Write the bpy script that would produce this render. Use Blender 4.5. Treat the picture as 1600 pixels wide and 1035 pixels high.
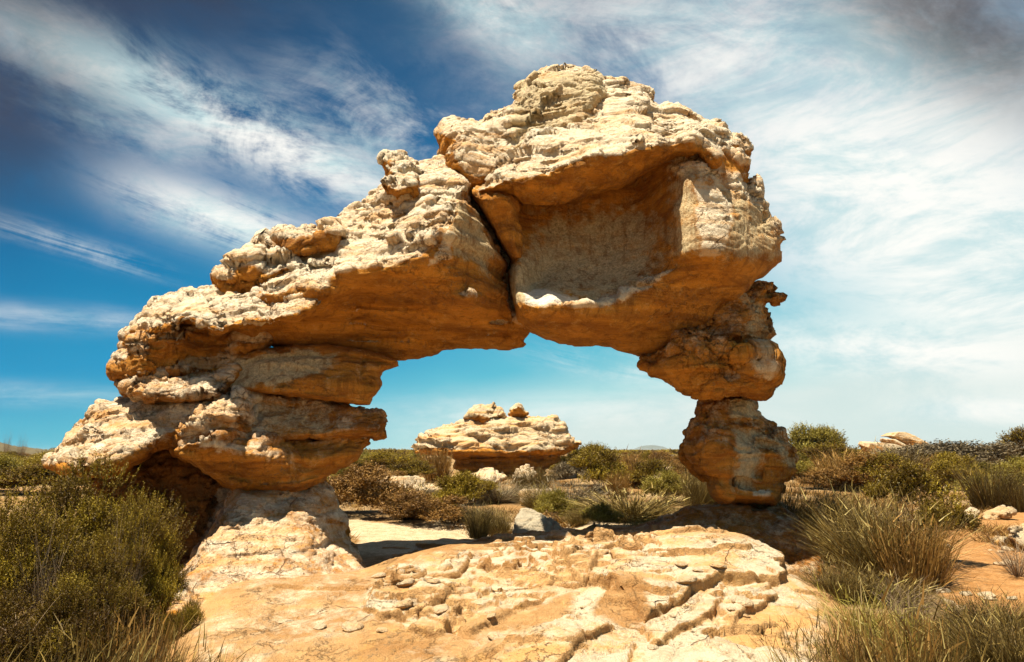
import bpy, math, random
import numpy as np

# ------------------------------------------------------------------ scene, camera, light
scene = bpy.context.scene
for o in list(bpy.data.objects):
    bpy.data.objects.remove(o)
COL = scene.collection
W, H, FPX = 1600.0, 1035.0, 1067.0            # the photograph's pixels and its focal length in them
PITCH = math.atan(187.5 / FPX)
EYE = np.array([0.0, 0.0, 1.6])
cam = bpy.data.cameras.new("camera")
cam.sensor_width = 36.0
cam.lens = 36.0 * FPX / W
cam.clip_start = 0.05
cam.clip_end = 20000
camo = bpy.data.objects.new("camera", cam)
COL.objects.link(camo)
camo.location = EYE
camo.rotation_euler = (math.pi / 2 + PITCH, 0, 0)
scene.camera = camo
scene.view_settings.view_transform = 'Standard'
scene.view_settings.look = 'None'
scene.view_settings.exposure = 1.18
scene.view_settings.gamma = 1.0
scene.render.resolution_x = 1024
scene.render.resolution_y = 662
scene.cycles.max_bounces = 5
scene.cycles.diffuse_bounces = 4

LDIR = np.array([-0.28, -0.24, 1.0])
LDIR = LDIR / np.linalg.norm(LDIR)             # towards the sun
SUN_EL = math.asin(LDIR[2])
SUN_AZ = math.atan2(LDIR[0], LDIR[1])          # from +y, clockwise
sun = bpy.data.lights.new("sun", 'SUN')
sun.energy = 5.0
sun.angle = math.radians(0.5)
sun.color = (1.0, 0.905, 0.735)
suno = bpy.data.objects.new("sun", sun)
COL.objects.link(suno)
from mathutils import Vector
suno.rotation_euler = Vector(LDIR).to_track_quat('Z', 'Y').to_euler()


def pix_dir(u, v):
    u = np.asarray(u, float); v = np.asarray(v, float)
    x = (u - W / 2) / FPX
    y = -(v - H / 2) / FPX
    c, s = math.cos(PITCH), math.sin(PITCH)
    return np.stack([x, c - y * s, s + y * c], -1)


def at(u, v, Y):
    d = pix_dir(u, v)
    return EYE + d * (np.asarray(Y, float) / d[..., 1])[..., None]


def to_pix(P):
    c, s = math.cos(PITCH), math.sin(PITCH)
    q = P - EYE
    f = q[..., 1] * c + q[..., 2] * s
    f = np.where(f < 0.05, 0.05, f)
    yv = -q[..., 1] * s + q[..., 2] * c
    return W / 2 + FPX * q[..., 0] / f, H / 2 - FPX * yv / f


# ------------------------------------------------------------------ node helper
class NT:
    def __init__(self, tree):
        self.t = tree
        self.n = tree.nodes
        self.n.clear()

    def new(self, kind, **kw):
        nd = self.n.new(kind)
        for k, v in kw.items():
            setattr(nd, k, v)
        return nd

    def put(self, sock, v):
        if isinstance(v, bpy.types.NodeSocket):
            self.t.links.new(v, sock)
        elif isinstance(v, (tuple, list)) and len(v) == 3 and sock.type == 'RGBA':
            sock.default_value = (*v, 1)
        else:
            sock.default_value = v

    def math(self, op, a, b=0.0, c=0.0, clamp=False):
        nd = self.new('ShaderNodeMath', operation=op, use_clamp=clamp)
        for i, v in enumerate((a, b, c)):
            self.put(nd.inputs[i], v)
        return nd.outputs[0]

    def vmath(self, op, a, b=(0, 0, 0)):
        nd = self.new('ShaderNodeVectorMath', operation=op)
        self.put(nd.inputs[0], a)
        self.put(nd.inputs[1], b)
        return nd.outputs[1] if op in ('DOT_PRODUCT', 'LENGTH') else nd.outputs[0]

    def comb(self, x, y, z):
        nd = self.new('ShaderNodeCombineXYZ')
        for i, v in enumerate((x, y, z)):
            self.put(nd.inputs[i], v)
        return nd.outputs[0]

    def noise(self, vec, scale, detail=4, rough=0.55, dist=0.0):
        nd = self.new('ShaderNodeTexNoise')
        self.put(nd.inputs['Vector'], vec)
        nd.inputs['Scale'].default_value = scale
        nd.inputs['Detail'].default_value = detail
        nd.inputs['Roughness'].default_value = rough
        nd.inputs['Distortion'].default_value = dist
        return nd.outputs['Fac']

    def voro(self, vec, scale, feature='F1', rnd=1.0):
        nd = self.new('ShaderNodeTexVoronoi', feature=feature)
        self.put(nd.inputs['Vector'], vec)
        nd.inputs['Scale'].default_value = scale
        nd.inputs['Randomness'].default_value = rnd
        return nd.outputs['Distance']

    def step(self, x, a, b, lo=0.0, hi=1.0):
        nd = self.new('ShaderNodeMapRange', interpolation_type='SMOOTHSTEP')
        self.put(nd.inputs['Value'], x)
        for k, v in (('From Min', a), ('From Max', b), ('To Min', lo), ('To Max', hi)):
            nd.inputs[k].default_value = v
        return nd.outputs['Result']

    def mix(self, f, a, b, mode='MIX'):
        nd = self.new('ShaderNodeMix', data_type='RGBA', blend_type=mode)
        self.put(nd.inputs[0], f)
        self.put(nd.inputs[6], a)
        self.put(nd.inputs[7], b)
        return nd.outputs[2]

    def ramp(self, f, stops):
        nd = self.new('ShaderNodeValToRGB')
        self.put(nd.inputs[0], f)
        e = nd.color_ramp.elements
        while len(e) < len(stops):
            e.new(0.5)
        for q, (p, c) in zip(e, stops):
            q.position = p
            q.color = (*c, 1)
        return nd.outputs[0]

    def bump(self, h, strength, dist, normal=None):
        nd = self.new('ShaderNodeBump')
        self.put(nd.inputs['Height'], h)
        nd.inputs['Strength'].default_value = strength
        nd.inputs['Distance'].default_value = dist
        if normal is not None:
            self.put(nd.inputs['Normal'], normal)
        return nd.outputs[0]


def srgb(r, g, b):
    f = lambda c: (c / 255 / 12.92) if c / 255 <= 0.04045 else ((c / 255 + 0.055) / 1.055) ** 2.4
    return (f(r), f(g), f(b))


# ------------------------------------------------------------------ sky
world = bpy.data.worlds.new("World")
scene.world = world
world.use_nodes = True
nt = NT(world.node_tree)
tc = nt.new('ShaderNodeTexCoord').outputs['Generated']
dn = nt.vmath('NORMALIZE', tc)
sky = nt.new('ShaderNodeTexSky', sky_type='NISHITA')
sky.sun_disc = False
sky.sun_elevation = SUN_EL
sky.sun_rotation = SUN_AZ
sep = nt.new('ShaderNodeSeparateXYZ')
nt.put(sep.inputs[0], dn)
sx, sy, sz = sep.outputs
STR = 0.09
k = 1.0 / STR * 0.485


def sc(r, g, b):
    c = srgb(r, g, b)
    return tuple(q * k for q in c)


tilt = nt.math('ADD', sz, nt.math('MULTIPLY', sx, -0.22))
wob = nt.math('MULTIPLY', nt.math('SUBTRACT', nt.noise(nt.vmath('MULTIPLY', dn, (2, 2, 6)), 1.0, 3), 0.5), 0.10)
base = nt.ramp(nt.math('ADD', tilt, wob), [(0.0, sc(205, 222, 218)), (0.045, sc(160, 211, 214)), (0.12, sc(88, 183, 204)), (0.22, sc(34, 146, 190)),
                           (0.36, sc(10, 112, 162)), (0.50, sc(18, 88, 134)), (0.75, sc(38, 62, 88))])
base = nt.mix(0.02, base, sky.outputs[0])


def blob(u, v, u2, v2, half_w, soft=1.0):
    """soft elongated patch, for cloud and for corner darkening, between two directions of the sky; returns its weight and its own streak coordinates"""
    a = pix_dir(u, v); b = pix_dir(u2, v2)
    a = a / np.linalg.norm(a); b = b / np.linalg.norm(b)
    c = (a + b); c /= np.linalg.norm(c)
    e1 = b - a
    ln = np.linalg.norm(e1); e1 = e1 / ln
    e2 = np.cross(c, e1); e2 /= np.linalg.norm(e2)
    hw = half_w / FPX
    rel = nt.vmath('SUBTRACT', dn, tuple(c))
    s = nt.vmath('DOT_PRODUCT', rel, tuple(e1))
    t = nt.vmath('DOT_PRODUCT', rel, tuple(e2))
    g = nt.math('ADD', nt.math('POWER', nt.math('ABSOLUTE', nt.math('DIVIDE', s, ln * 0.62)), 3.0),
                nt.math('POWER', nt.math('ABSOLUTE', nt.math('DIVIDE', t, hw)), 2.0))
    g = nt.math('POWER', 2.718, nt.math('MULTIPLY', g, -1.0))
    return g, s, t


def streak(s, t, fs, ft, seed, lo, hi, dist=0.6, bend=0.0):
    if bend:
        t = nt.math('ADD', t, nt.math('MULTIPLY', nt.math('MULTIPLY', s, s), bend))
    vec = nt.comb(nt.math('MULTIPLY', s, fs), nt.math('MULTIPLY', t, ft), seed)
    n = nt.noise(vec, 1.0, 6, 0.68, dist)
    if ft > 6.5:
        n2 = nt.noise(nt.comb(nt.math('MULTIPLY', s, 7.0), nt.math('MULTIPLY', t, 11.0), seed + 3.3), 1.0, 6, 0.72, 0.5)
        n = nt.math('ADD', nt.math('MULTIPLY', n, 0.6), nt.math('MULTIPLY', n2, 0.4))
    return nt.step(n, lo, hi)


cloud = None


def add_cloud(m):
    global cloud
    if cloud is None:
        cloud = m
        return
    # screen: 1-(1-a)(1-b)
    cloud = nt.math('SUBTRACT', 1.0, nt.math('MULTIPLY', nt.math('SUBTRACT', 1.0, cloud), nt.math('SUBTRACT', 1.0, m)))


CL = [  # u, v, u2, v2, half width, along freq, across freq, seed, lo, hi, amount
    (60, 62, 640, 318, 48, 3.0, 8.0, 1.3, 0.36, 0.55, 1.0),
    (60, 170, 300, 240, 26, 3.0, 12.0, 9.1, 0.38, 0.66, 0.45),
    (220, 300, 500, 398, 40, 1.4, 20.0, 4.2, 0.30, 0.50, 1.0),
    (0, 350, 230, 420, 14, 3.0, 40.0, 6.6, 0.40, 0.62, 0.55),
    (480, 170, 830, 270, 80, 3.5, 7.0, 7.7, 0.42, 0.66, 0.70),
    (700, -30, 860, 70, 50, 4.0, 7.0, 3.1, 0.26, 0.62, 0.9),
    (860, 60, 1500, 130, 130, 2.4, 6.6, 2.4, 0.32, 0.62, 0.86),
    (1120, 240, 1700, 300, 165, 2.4, 4.5, 5.5, 0.14, 0.52, 1.0),
    (1290, 370, 1700, 390, 80, 1.6, 5.0, 8.8, 0.02, 0.42, 1.0),
    (1210, 535, 1640, 560, 38, 1.6, 9.0, 12.8, 0.22, 0.46, 0.95),
    (1420, 470, 1700, 480, 36, 1.6, 5.0, 18.8, 0.16, 0.42, 0.9),
    (1440, 640, 1750, 640, 20, 1.2, 14.0, 14.2, 0.20, 0.50, 0.85),
    (600, 655, 1150, 645, 34, 1.5, 22.0, 15.2, 0.30, 0.62, 0.55),
    (850, 555, 1060, 590, 22, 2.2, 20.0, 17.2, 0.40, 0.64, 0.6),
    (-60, 490, 230, 505, 16, 1.5, 22.0, 19.2, 0.36, 0.66, 0.5),
    (-60, 612, 240, 625, 14, 1.5, 26.0, 20.2, 0.36, 0.66, 0.45),
]
for (u, v, u2, v2, hw, fs, ft, sd, lo, hi, am) in CL:
    g, s, t = blob(u, v, u2, v2, hw)
    m = nt.math('MULTIPLY', nt.math('MULTIPLY', streak(s, t, fs, ft, sd, lo, hi), g), am, clamp=True)
    add_cloud(m)
# the same thin streaks over the rest of the sky, which the photograph does not show
far = nt.step(sy, 0.55, 0.2)
vec = nt.comb(nt.math('MULTIPLY', sx, 3.0), nt.math('MULTIPLY', sy, 2.0), nt.math('MULTIPLY', sz, 7.0))
add_cloud(nt.math('MULTIPLY', nt.step(nt.noise(vec, 1.0, 6, 0.6, 0.6), 0.45, 0.75), nt.math('MULTIPLY', far, 0.7)))
ccol = nt.mix(nt.step(nt.noise(nt.vmath('MULTIPLY', dn, (3, 3, 8)), 1.6, 7, 0.68, 0.4), 0.36, 0.60), sc(196, 221, 223), sc(248, 247, 241))
col = nt.mix(cloud, base, ccol)
# brown vignette darkening painted into the sky, upper right and upper left
for (u, v, u2, v2, hw, am, sd) in ((1330, -70, 1680, 130, 75, 0.66, 31.0), (-260, -60, 60, 260, 130, 0.55, 33.0), (0, -60, 420, -10, 70, 0.45, 35.0)):
    g, s, t = blob(u, v, u2, v2, hw)
    m = nt.math('MULTIPLY', nt.math('MULTIPLY', streak(s, t, 4, 7, sd, 0.15, 0.6, 0.4), g), am * 1.2, clamp=True)
    col = nt.mix(m, col, sc(72, 56, 50))
bg = nt.new('ShaderNodeBackground')
nt.put(bg.inputs[0], col)
bg.inputs[1].default_value = STR
wo = nt.new('ShaderNodeOutputWorld')
nt.t.links.new(bg.outputs[0], wo.inputs[0])


# ------------------------------------------------------------------ numpy noise
def hash3(ix, iy, iz, seed):
    h = (ix.astype(np.int64) * 374761393 + iy.astype(np.int64) * 668265263 + iz.astype(np.int64) * 2147483647 + seed * 974711) & 0xFFFFFFFF
    h = ((h ^ (h >> 13)) * 1274126177) & 0xFFFFFFFF
    h = ((h ^ (h >> 16)) * 2246822519) & 0xFFFFFFFF
    h = h ^ (h >> 15)
    return (h & 0xFFFFFF).astype(np.float32) / float(0xFFFFFF)


def vnoise(P, seed=0):
    i = np.floor(P).astype(np.int64)
    f = (P - i).astype(np.float32)
    w = f * f * f * (f * (f * 6 - 15) + 10)
    out = 0
    for dx in (0, 1):
        wx = w[:, 0] if dx else 1 - w[:, 0]
        for dy in (0, 1):
            wy = w[:, 1] if dy else 1 - w[:, 1]
            for dz in (0, 1):
                wz = w[:, 2] if dz else 1 - w[:, 2]
                out = out + wx * wy * wz * hash3(i[:, 0] + dx, i[:, 1] + dy, i[:, 2] + dz, seed)
    return out * 2 - 1


def fbm(P, octaves=4, seed=0, gain=0.5, ridged=False):
    out = 0; a = 1.0; tot = 0
    for k_ in range(octaves):
        n = vnoise(P * (2.03 ** k_) + 17.3 * k_, seed + k_)
        if ridged:
            n = 1 - 2 * np.abs(n)
        out = out + a * n
        tot += a
        a *= gain
    return out / tot


def voronoi(P, seed=0):
    """F1, F2, the nearest cell's random number and the tilt of the flat facet that fills the cell"""
    i = np.floor(P).astype(np.int64)
    n_ = len(P)
    f1 = np.full(n_, 9.0, np.float32); f2 = f1.copy(); cid = np.zeros(n_, np.float32)
    rel = np.zeros((n_, 3), np.float32)
    for dx in (-1, 0, 1):
        for dy in (-1, 0, 1):
            for dz in (-1, 0, 1):
                cx, cy, cz = i[:, 0] + dx, i[:, 1] + dy, i[:, 2] + dz
                qx = cx + hash3(cx, cy, cz, seed) - P[:, 0]
                qy = cy + hash3(cx, cy, cz, seed + 7) - P[:, 1]
                qz = cz + hash3(cx, cy, cz, seed + 13) - P[:, 2]
                d = np.sqrt(qx * qx + qy * qy + qz * qz).astype(np.float32)
                near = d < f1
                f2 = np.where(near, f1, np.minimum(f2, d))
                cid = np.where(near, hash3(cx, cy, cz, seed + 23), cid)
                rel[near] = np.stack([qx, qy, qz], 1)[near]
                f1 = np.where(near, d, f1)
    a_ = cid * 371.7
    tilt_ = rel[:, 0] * np.cos(a_) + rel[:, 1] * np.sin(a_) + 0.9 * rel[:, 2] * np.cos(a_ * 2.3 + 1)
    return f1, f2, cid, tilt_


def sstep(x, a, b):
    t = np.clip((x - a) / (b - a), 0, 1)
    return t * t * (3 - 2 * t)


# ------------------------------------------------------------------ 2D helpers in the photograph's pixels
def poly_sd(U, V, poly):
    """signed distance in pixels, positive inside"""
    p = np.asarray(poly, float); q = np.roll(p, -1, 0)
    shp = U.shape
    u = U.ravel(); v = V.ravel()
    d = np.full(u.shape, 1e9); ins = np.zeros(u.shape, bool)
    for (ax, ay), (bx, by) in zip(p, q):
        ex, ey = bx - ax, by - ay
        t = np.clip(((u - ax) * ex + (v - ay) * ey) / max(ex * ex + ey * ey, 1e-9), 0, 1)
        d = np.minimum(d, (u - ax - t * ex) ** 2 + (v - ay - t * ey) ** 2)
        c = (ay > v) != (by > v)
        if ey != 0:
            ins ^= c & (u < ax + (v - ay) * ex / ey)
    d = np.sqrt(d)
    return np.where(ins, d, -d).reshape(shp)


def line_d(U, V, pts):
    p = np.asarray(pts, float)
    d = np.full(U.shape, 1e9)
    for (ax, ay), (bx, by) in zip(p[:-1], p[1:]):
        ex, ey = bx - ax, by - ay
        t = np.clip(((U - ax) * ex + (V - ay) * ey) / max(ex * ex + ey * ey, 1e-9), 0, 1)
        d = np.minimum(d, (U - ax - t * ex) ** 2 + (V - ay - t * ey) ** 2)
    return np.sqrt(d)


def rbf(ctrl, c=12.0, smooth=0.0):
    ctrl = np.asarray(ctrl, float)
    xy, val = ctrl[:, :2], ctrl[:, 2]
    n = len(xy)
    phi = lambda d2: -np.sqrt(d2 + c * c)
    A = np.zeros((n + 3, n + 3))
    A[:n, :n] = phi(((xy[:, None] - xy[None]) ** 2).sum(-1)) + smooth * np.eye(n)
    A[:n, n] = 1; A[:n, n + 1:] = xy; A[n, :n] = 1; A[n + 1:, :n] = xy.T
    b = np.zeros(n + 3); b[:n] = val
    sol = np.linalg.lstsq(A, b, rcond=None)[0]

    def f(U, V):
        out = sol[n] + sol[n + 1] * U + sol[n + 2] * V
        for i in range(n):
            out = out + sol[i] * phi((U - xy[i, 0]) ** 2 + (V - xy[i, 1]) ** 2)
        return out
    return f


def smooth_verts(Vt, Q, it, lam=0.5):
    n = len(Vt)
    a = np.concatenate([Q[:, 0], Q[:, 1], Q[:, 2], Q[:, 3]]); b = np.concatenate([Q[:, 1], Q[:, 2], Q[:, 3], Q[:, 0]])
    i = np.concatenate([a, b]); j = np.concatenate([b, a])
    cnt = np.bincount(i, minlength=n)[:, None]
    for _ in range(it):
        s = np.stack([np.bincount(i, weights=Vt[j, k_], minlength=n) for k_ in range(3)], 1)
        Vt = Vt * (1 - lam) + lam * s / np.maximum(cnt, 1)
    return Vt


def normals(Vt, Q):
    n = np.cross(Vt[Q[:, 2]] - Vt[Q[:, 0]], Vt[Q[:, 3]] - Vt[Q[:, 1]])
    out = np.zeros_like(Vt)
    for c_ in range(4):
        for k_ in range(3):
            out[:, k_] += np.bincount(Q[:, c_], weights=n[:, k_], minlength=len(Vt))
    return out / np.maximum(np.linalg.norm(out, axis=1, keepdims=True), 1e-9)


def mesh_obj(name, Vt, Q, mat, parent=None, zone=None, smooth=True, loc=None):
    me = bpy.data.meshes.new(name)
    loc = np.zeros(3) if loc is None else np.asarray(loc, float)
    Vt = np.asarray(Vt, np.float32) - loc.astype(np.float32)
    k_ = Q.shape[1]
    me.vertices.add(len(Vt)); me.vertices.foreach_set('co', Vt.ravel())
    me.loops.add(Q.size); me.loops.foreach_set('vertex_index', Q.ravel().astype(np.int32))
    me.polygons.add(len(Q)); me.polygons.foreach_set('loop_start', np.arange(0, Q.size, k_, dtype=np.int32))
    me.update(calc_edges=True)
    me.validate()
    me.polygons.foreach_set('use_smooth', np.full(len(me.polygons), smooth))
    if zone is not None:
        at_ = me.attributes.new('zone', 'FLOAT_COLOR', 'POINT')
        z = np.concatenate([zone, np.ones((len(zone), 1))], 1).astype(np.float32)
        at_.data.foreach_set('color', z.ravel())
    if mat: me.materials.append(mat)
    o = bpy.data.objects.new(name, me)
    COL.objects.link(o)
    if parent is not None:
        o.parent = parent
    else:
        o.location = loc
    return o


def tag(o, label=None, cat=None, group=None, kind=None):
    if label: o['label'] = label
    if cat: o['category'] = cat
    if group: o['group'] = group
    if kind: o['kind'] = kind
    return o


def empty(name, loc):
    o = bpy.data.objects.new(name, None)
    COL.objects.link(o)
    o.location = loc
    o.empty_display_size = 0.2
    return o


def remesh(Vt, Q, size):
    """an even skin of small quads over a closed shape"""
    me = bpy.data.meshes.new("tmp")
    me.vertices.add(len(Vt)); me.vertices.foreach_set('co', np.asarray(Vt, np.float32).ravel())
    me.loops.add(Q.size); me.loops.foreach_set('vertex_index', Q.ravel().astype(np.int32))
    me.polygons.add(len(Q)); me.polygons.foreach_set('loop_start', np.arange(0, Q.size, 4, dtype=np.int32))
    me.update(calc_edges=True)
    ob = bpy.data.objects.new("tmp", me)
    COL.objects.link(ob)
    md = ob.modifiers.new("r", 'REMESH')
    md.mode = 'VOXEL'
    md.voxel_size = size
    ev = ob.evaluated_get(bpy.context.evaluated_depsgraph_get())
    m2 = ev.to_mesh()
    Vn = np.empty(len(m2.vertices) * 3, np.float32); m2.vertices.foreach_get('co', Vn)
    nl = np.empty(len(m2.polygons), np.int32); m2.polygons.foreach_get('loop_total', nl)
    lv = np.empty(len(m2.loops), np.int32); m2.loops.foreach_get('vertex_index', lv)
    ev.to_mesh_clear()
    bpy.data.objects.remove(ob); bpy.data.meshes.remove(me)
    assert (nl == 4).all()
    return Vn.reshape(-1, 3).astype(float), lv.reshape(-1, 4).astype(np.int64)


# ------------------------------------------------------------------ rock surface relief
def bed_height(P, th, dip, seed):
    """thin layers, each sticking out by its own changing amount, with a notch between"""
    b = (P[:, 2] + dip * P[:, 0] + 0.05 * fbm(P * 1.3, 2, seed) + 0.016 * fbm(P * 6, 2, seed + 2)) / th
    i = np.floor(b); f = b - i
    r_ = vnoise(np.stack([P[:, 0] * 1.5, P[:, 1] * 1.5, i * 5.37], 1), seed + 4) + 0.5 * vnoise(np.stack([P[:, 0] * 5, P[:, 1] * 5, i * 3.37], 1), seed + 5)
    return r_ - 0.7 * (1 - sstep(np.minimum(f, 1 - f), 0, 0.15)) * sstep(r_, -0.8, 0.3)


def rockify(Vt, Q, rough, seed, ns=1.0, strata=0.0, lumps=1.0, flat=0.6, amp=1.0, beds=(0.09, 0.024, -0.12)):
    """push a rock skin in and out: knobs and crevices, bedding ledges, grain. rough is 0..1 per vertex"""
    s = 1.0 / ns
    N = normals(Vt, Q)
    P = Vt * s
    warp = np.stack([fbm(P * 2.0, 3, seed + 50 + k_) for k_ in range(3)], 1) * 0.16
    Pw = P + warp
    if strata:
        z = P[:, 2] + 0.05 * P[:, 0] + 0.06 * fbm(P * 1.2, 2, seed + 3) + 0.35 * warp[:, 2]
        zz = np.stack([np.floor(P[:, 0] * 0.7) * 0, np.zeros(len(z)), z * 7.0], 1)
        st = vnoise(zz, seed + 5) + 0.6 * vnoise(zz * 2.7, seed + 6)
        side = 1 - np.abs(N[:, 2]) ** 2
        Vt = Vt + N * (ns * strata * 0.05 * st * side)[:, None]
        N = normals(Vt, Q)
    if beds:
        th, ba, dip = beds
        for kx, ka in ((3.1, 1.3), (1.0, 1.0)):
            side = np.sqrt(np.clip(1 - N[:, 2] ** 2, 0, 1))
            Vt = Vt + N * (ns * ba * ka * bed_height(Pw * np.array([1, 1, 1.0]), th * kx, dip, seed + 60 + int(kx * 3)) * side * np.clip(0.22 + 0.9 * rough, 0, 1))[:, None]
            N = normals(Vt, Q)
    if lumps:
        L = ns * amp * lumps
        Vt = Vt + N * (L * 0.075 * fbm(P * 2.4, 3, seed + 21) * rough)[:, None]
        for size, off, tl, cre, sd in ((0.55, 0.075, 0.19, 0.06, 1), (0.20, 0.020, 0.055, 0.016, 2), (0.075, 0.006, 0.018, 0.0, 4)):
            N = normals(Vt, Q)
            q = (Pw + 0.5 * (sd - 1) * warp) * np.array([1 / size, 1 / size, 1 / (size * flat)])
            f1, f2, cid, ti = voronoi(q, seed + sd)
            gate = sstep(vnoise(q * 0.6, seed + 33 + sd), 0.0, 0.5)
            h = off * (cid - 0.5) + tl * ti * (0.4 + 0.6 * cid) - cre * gate * (1 - sstep(f2 - f1, 0, 0.08))
            Vt = Vt + N * (L * h * rough * (1.0 if sd == 1 else 0.55 + 0.9 * sstep(vnoise(P * 1.7, seed + 41), -0.2, 0.5)))[:, None]
        # sharp ridges round shallow weathered pits, drawn out along the bedding
        N = normals(Vt, Q)
        q = (Pw + 0.8 * warp) * np.array([8.0, 8.0, 13.0])
        h = 0.030 * (np.abs(fbm(q, 4, seed + 25, 0.55)) * 2.2 - 0.5) * -1 + 0.012 * fbm(q * 2.3, 3, seed + 26, 0.6, True)
        Vt = Vt + N * (L * h * rough)[:, None]
        N = normals(Vt, Q)
    g = 0.012 * fbm(P * 9, 3, seed + 8) + 0.02 * fbm(P * 3, 2, seed + 9)
    Vt = Vt + N * (ns * amp * g * (0.25 + 0.75 * rough))[:, None]
    return Vt


def box_blur(a, n):
    n = int(n)
    if n < 1: return a
    for ax in (0, 1):
        p = np.pad(a, [(n + 1, n) if k_ == ax else (0, 0) for k_ in range(2)], mode='edge')
        c = np.cumsum(p, ax)
        a = (np.take(c, range(2 * n + 1, c.shape[ax]), ax) - np.take(c, range(0, c.shape[ax] - 2 * n - 1), ax)) / (2 * n + 1)
    return a


def zones_at(U, V, zones, n=None):
    """colour weights painted as soft patches: list of (channel, polygon, softness px, value)"""
    z = np.zeros(U.shape + (3,))
    for ch, poly, soft, val in zones:
        d = poly_sd(U, V, poly)
        if n is not None: d = d + n * soft
        m = sstep(d, -soft, soft)
        z[..., ch] = z[..., ch] * (1 - m) + val * m
    return z


def relief(name, outline, ctrl, mid, mat, parent=None, r=16, thick=0.8, step=2.0, edge=3.0, seed=1, rough=(0.12, 1.0), up=(-0.1, 0.35),
           smooth_zones=(), zones=(), crust=0.95, vox=0.0155, ns=1.0, strata=0.0, lumps=1.0, flat=0.6, c=12.0, loc=None, amp=1.0, cracks=(), lap=3, beds=(0.09, 0.024, -0.12)):
    """a solid rock from its outline, the depth of points on its near side (u, v, metres away) and its thickness behind"""
    o = np.asarray(outline, float)
    u = np.arange(o[:, 0].min() - 8, o[:, 0].max() + 8, step); v = np.arange(o[:, 1].min() - 8, o[:, 1].max() + 8, step)
    U, V = np.meshgrid(u, v)
    sh = U.shape
    uv3 = np.stack([U.ravel() / 11, V.ravel() / 9, np.zeros(U.size)], 1)
    n1 = fbm(uv3, 3, seed + 90).reshape(sh); n2 = fbm(uv3 * 0.35, 2, seed + 95).reshape(sh)
    d = poly_sd(U, V, outline) + edge * n1 + edge * 0.8 * n2
    m = d > 0
    t = np.clip(d / r, 0, 1)
    prof = np.sqrt(1 - (1 - t) ** 2)
    Yf = rbf(ctrl, c)(U, V)
    for pts, w, dep in cracks:
        Yf = Yf + dep * np.exp(-(line_d(U + 5 * n1, V + 5 * n2, pts) / w) ** 2)
    Ym = mid if np.isscalar(mid) else rbf(mid, 30)(U, V)
    F = at(U, V, Ym + (Yf - Ym) * prof)
    tb = np.clip(d / (2.5 * r), 0, 1)
    B = at(U, V, Ym + thick * np.sqrt(1 - (1 - tb) ** 2) + 0.02)
    # zones
    Z = zones_at(U, V, zones, n1) if zones else np.zeros(sh + (3,))
    SM = np.zeros(sh)
    for poly, soft, val in smooth_zones:
        mm = sstep(poly_sd(U, V, poly) + n1 * soft * 0.5, -soft, soft)
        SM = SM * (1 - mm) + val * mm
    idx = np.full(sh, -1)
    q = m[:-1, :-1] & m[1:, :-1] & m[1:, 1:] & m[:-1, 1:]
    used = np.zeros(sh, bool)
    for a_, b_ in ((slice(None, -1), slice(None, -1)), (slice(1, None), slice(None, -1)), (slice(1, None), slice(1, None)), (slice(None, -1), slice(1, None))):
        used[a_, b_] |= q
    n = used.sum()
    idx[used] = np.arange(n)
    i0, i1, i2, i3 = idx[:-1, :-1][q], idx[1:, :-1][q], idx[1:, 1:][q], idx[:-1, 1:][q]
    front = np.stack([i0, i1, i2, i3], 1)
    back = front[:, ::-1] + n
    e = np.concatenate([front[:, [0, 1]], front[:, [1, 2]], front[:, [2, 3]], front[:, [3, 0]]])
    key = np.minimum(e[:, 0], e[:, 1]) * (n + 1) + np.maximum(e[:, 0], e[:, 1])
    _, inv, cnt = np.unique(key, return_inverse=True, return_counts=True)
    be = e[cnt[inv] == 1]
    side = np.stack([be[:, 1], be[:, 0], be[:, 0] + n, be[:, 1] + n], 1)
    Q = np.concatenate([front, back, side])
    Vt = np.concatenate([F[used], B[used]])
    Vt = smooth_verts(Vt, Q, lap)
    Vt, Q = remesh(Vt, Q, vox * ns)
    Vt = smooth_verts(Vt, Q, 1)
    pu, pv = to_pix(Vt)
    ci = np.clip(np.round((pu - u[0]) / step).astype(int), 0, sh[1] - 1); ri = np.clip(np.round((pv - v[0]) / step).astype(int), 0, sh[0] - 1)
    Z = Z[ri, ci]; SM = SM[ri, ci]
    N = normals(Vt, Q)
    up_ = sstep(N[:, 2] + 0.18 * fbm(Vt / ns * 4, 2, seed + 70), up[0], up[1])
    ro = (rough[0] + (rough[1] - rough[0]) * up_)
    ro = ro * (1 - SM) + 0.06 * SM
    Vt = rockify(Vt, Q, ro, seed, ns, strata, lumps, flat, amp, beds)
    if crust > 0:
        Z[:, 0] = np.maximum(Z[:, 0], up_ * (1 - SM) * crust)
    ob = mesh_obj(name, Vt, Q, mat, parent, Z, loc=loc if loc is not None else (parent.location if parent else None))
    return ob


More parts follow.
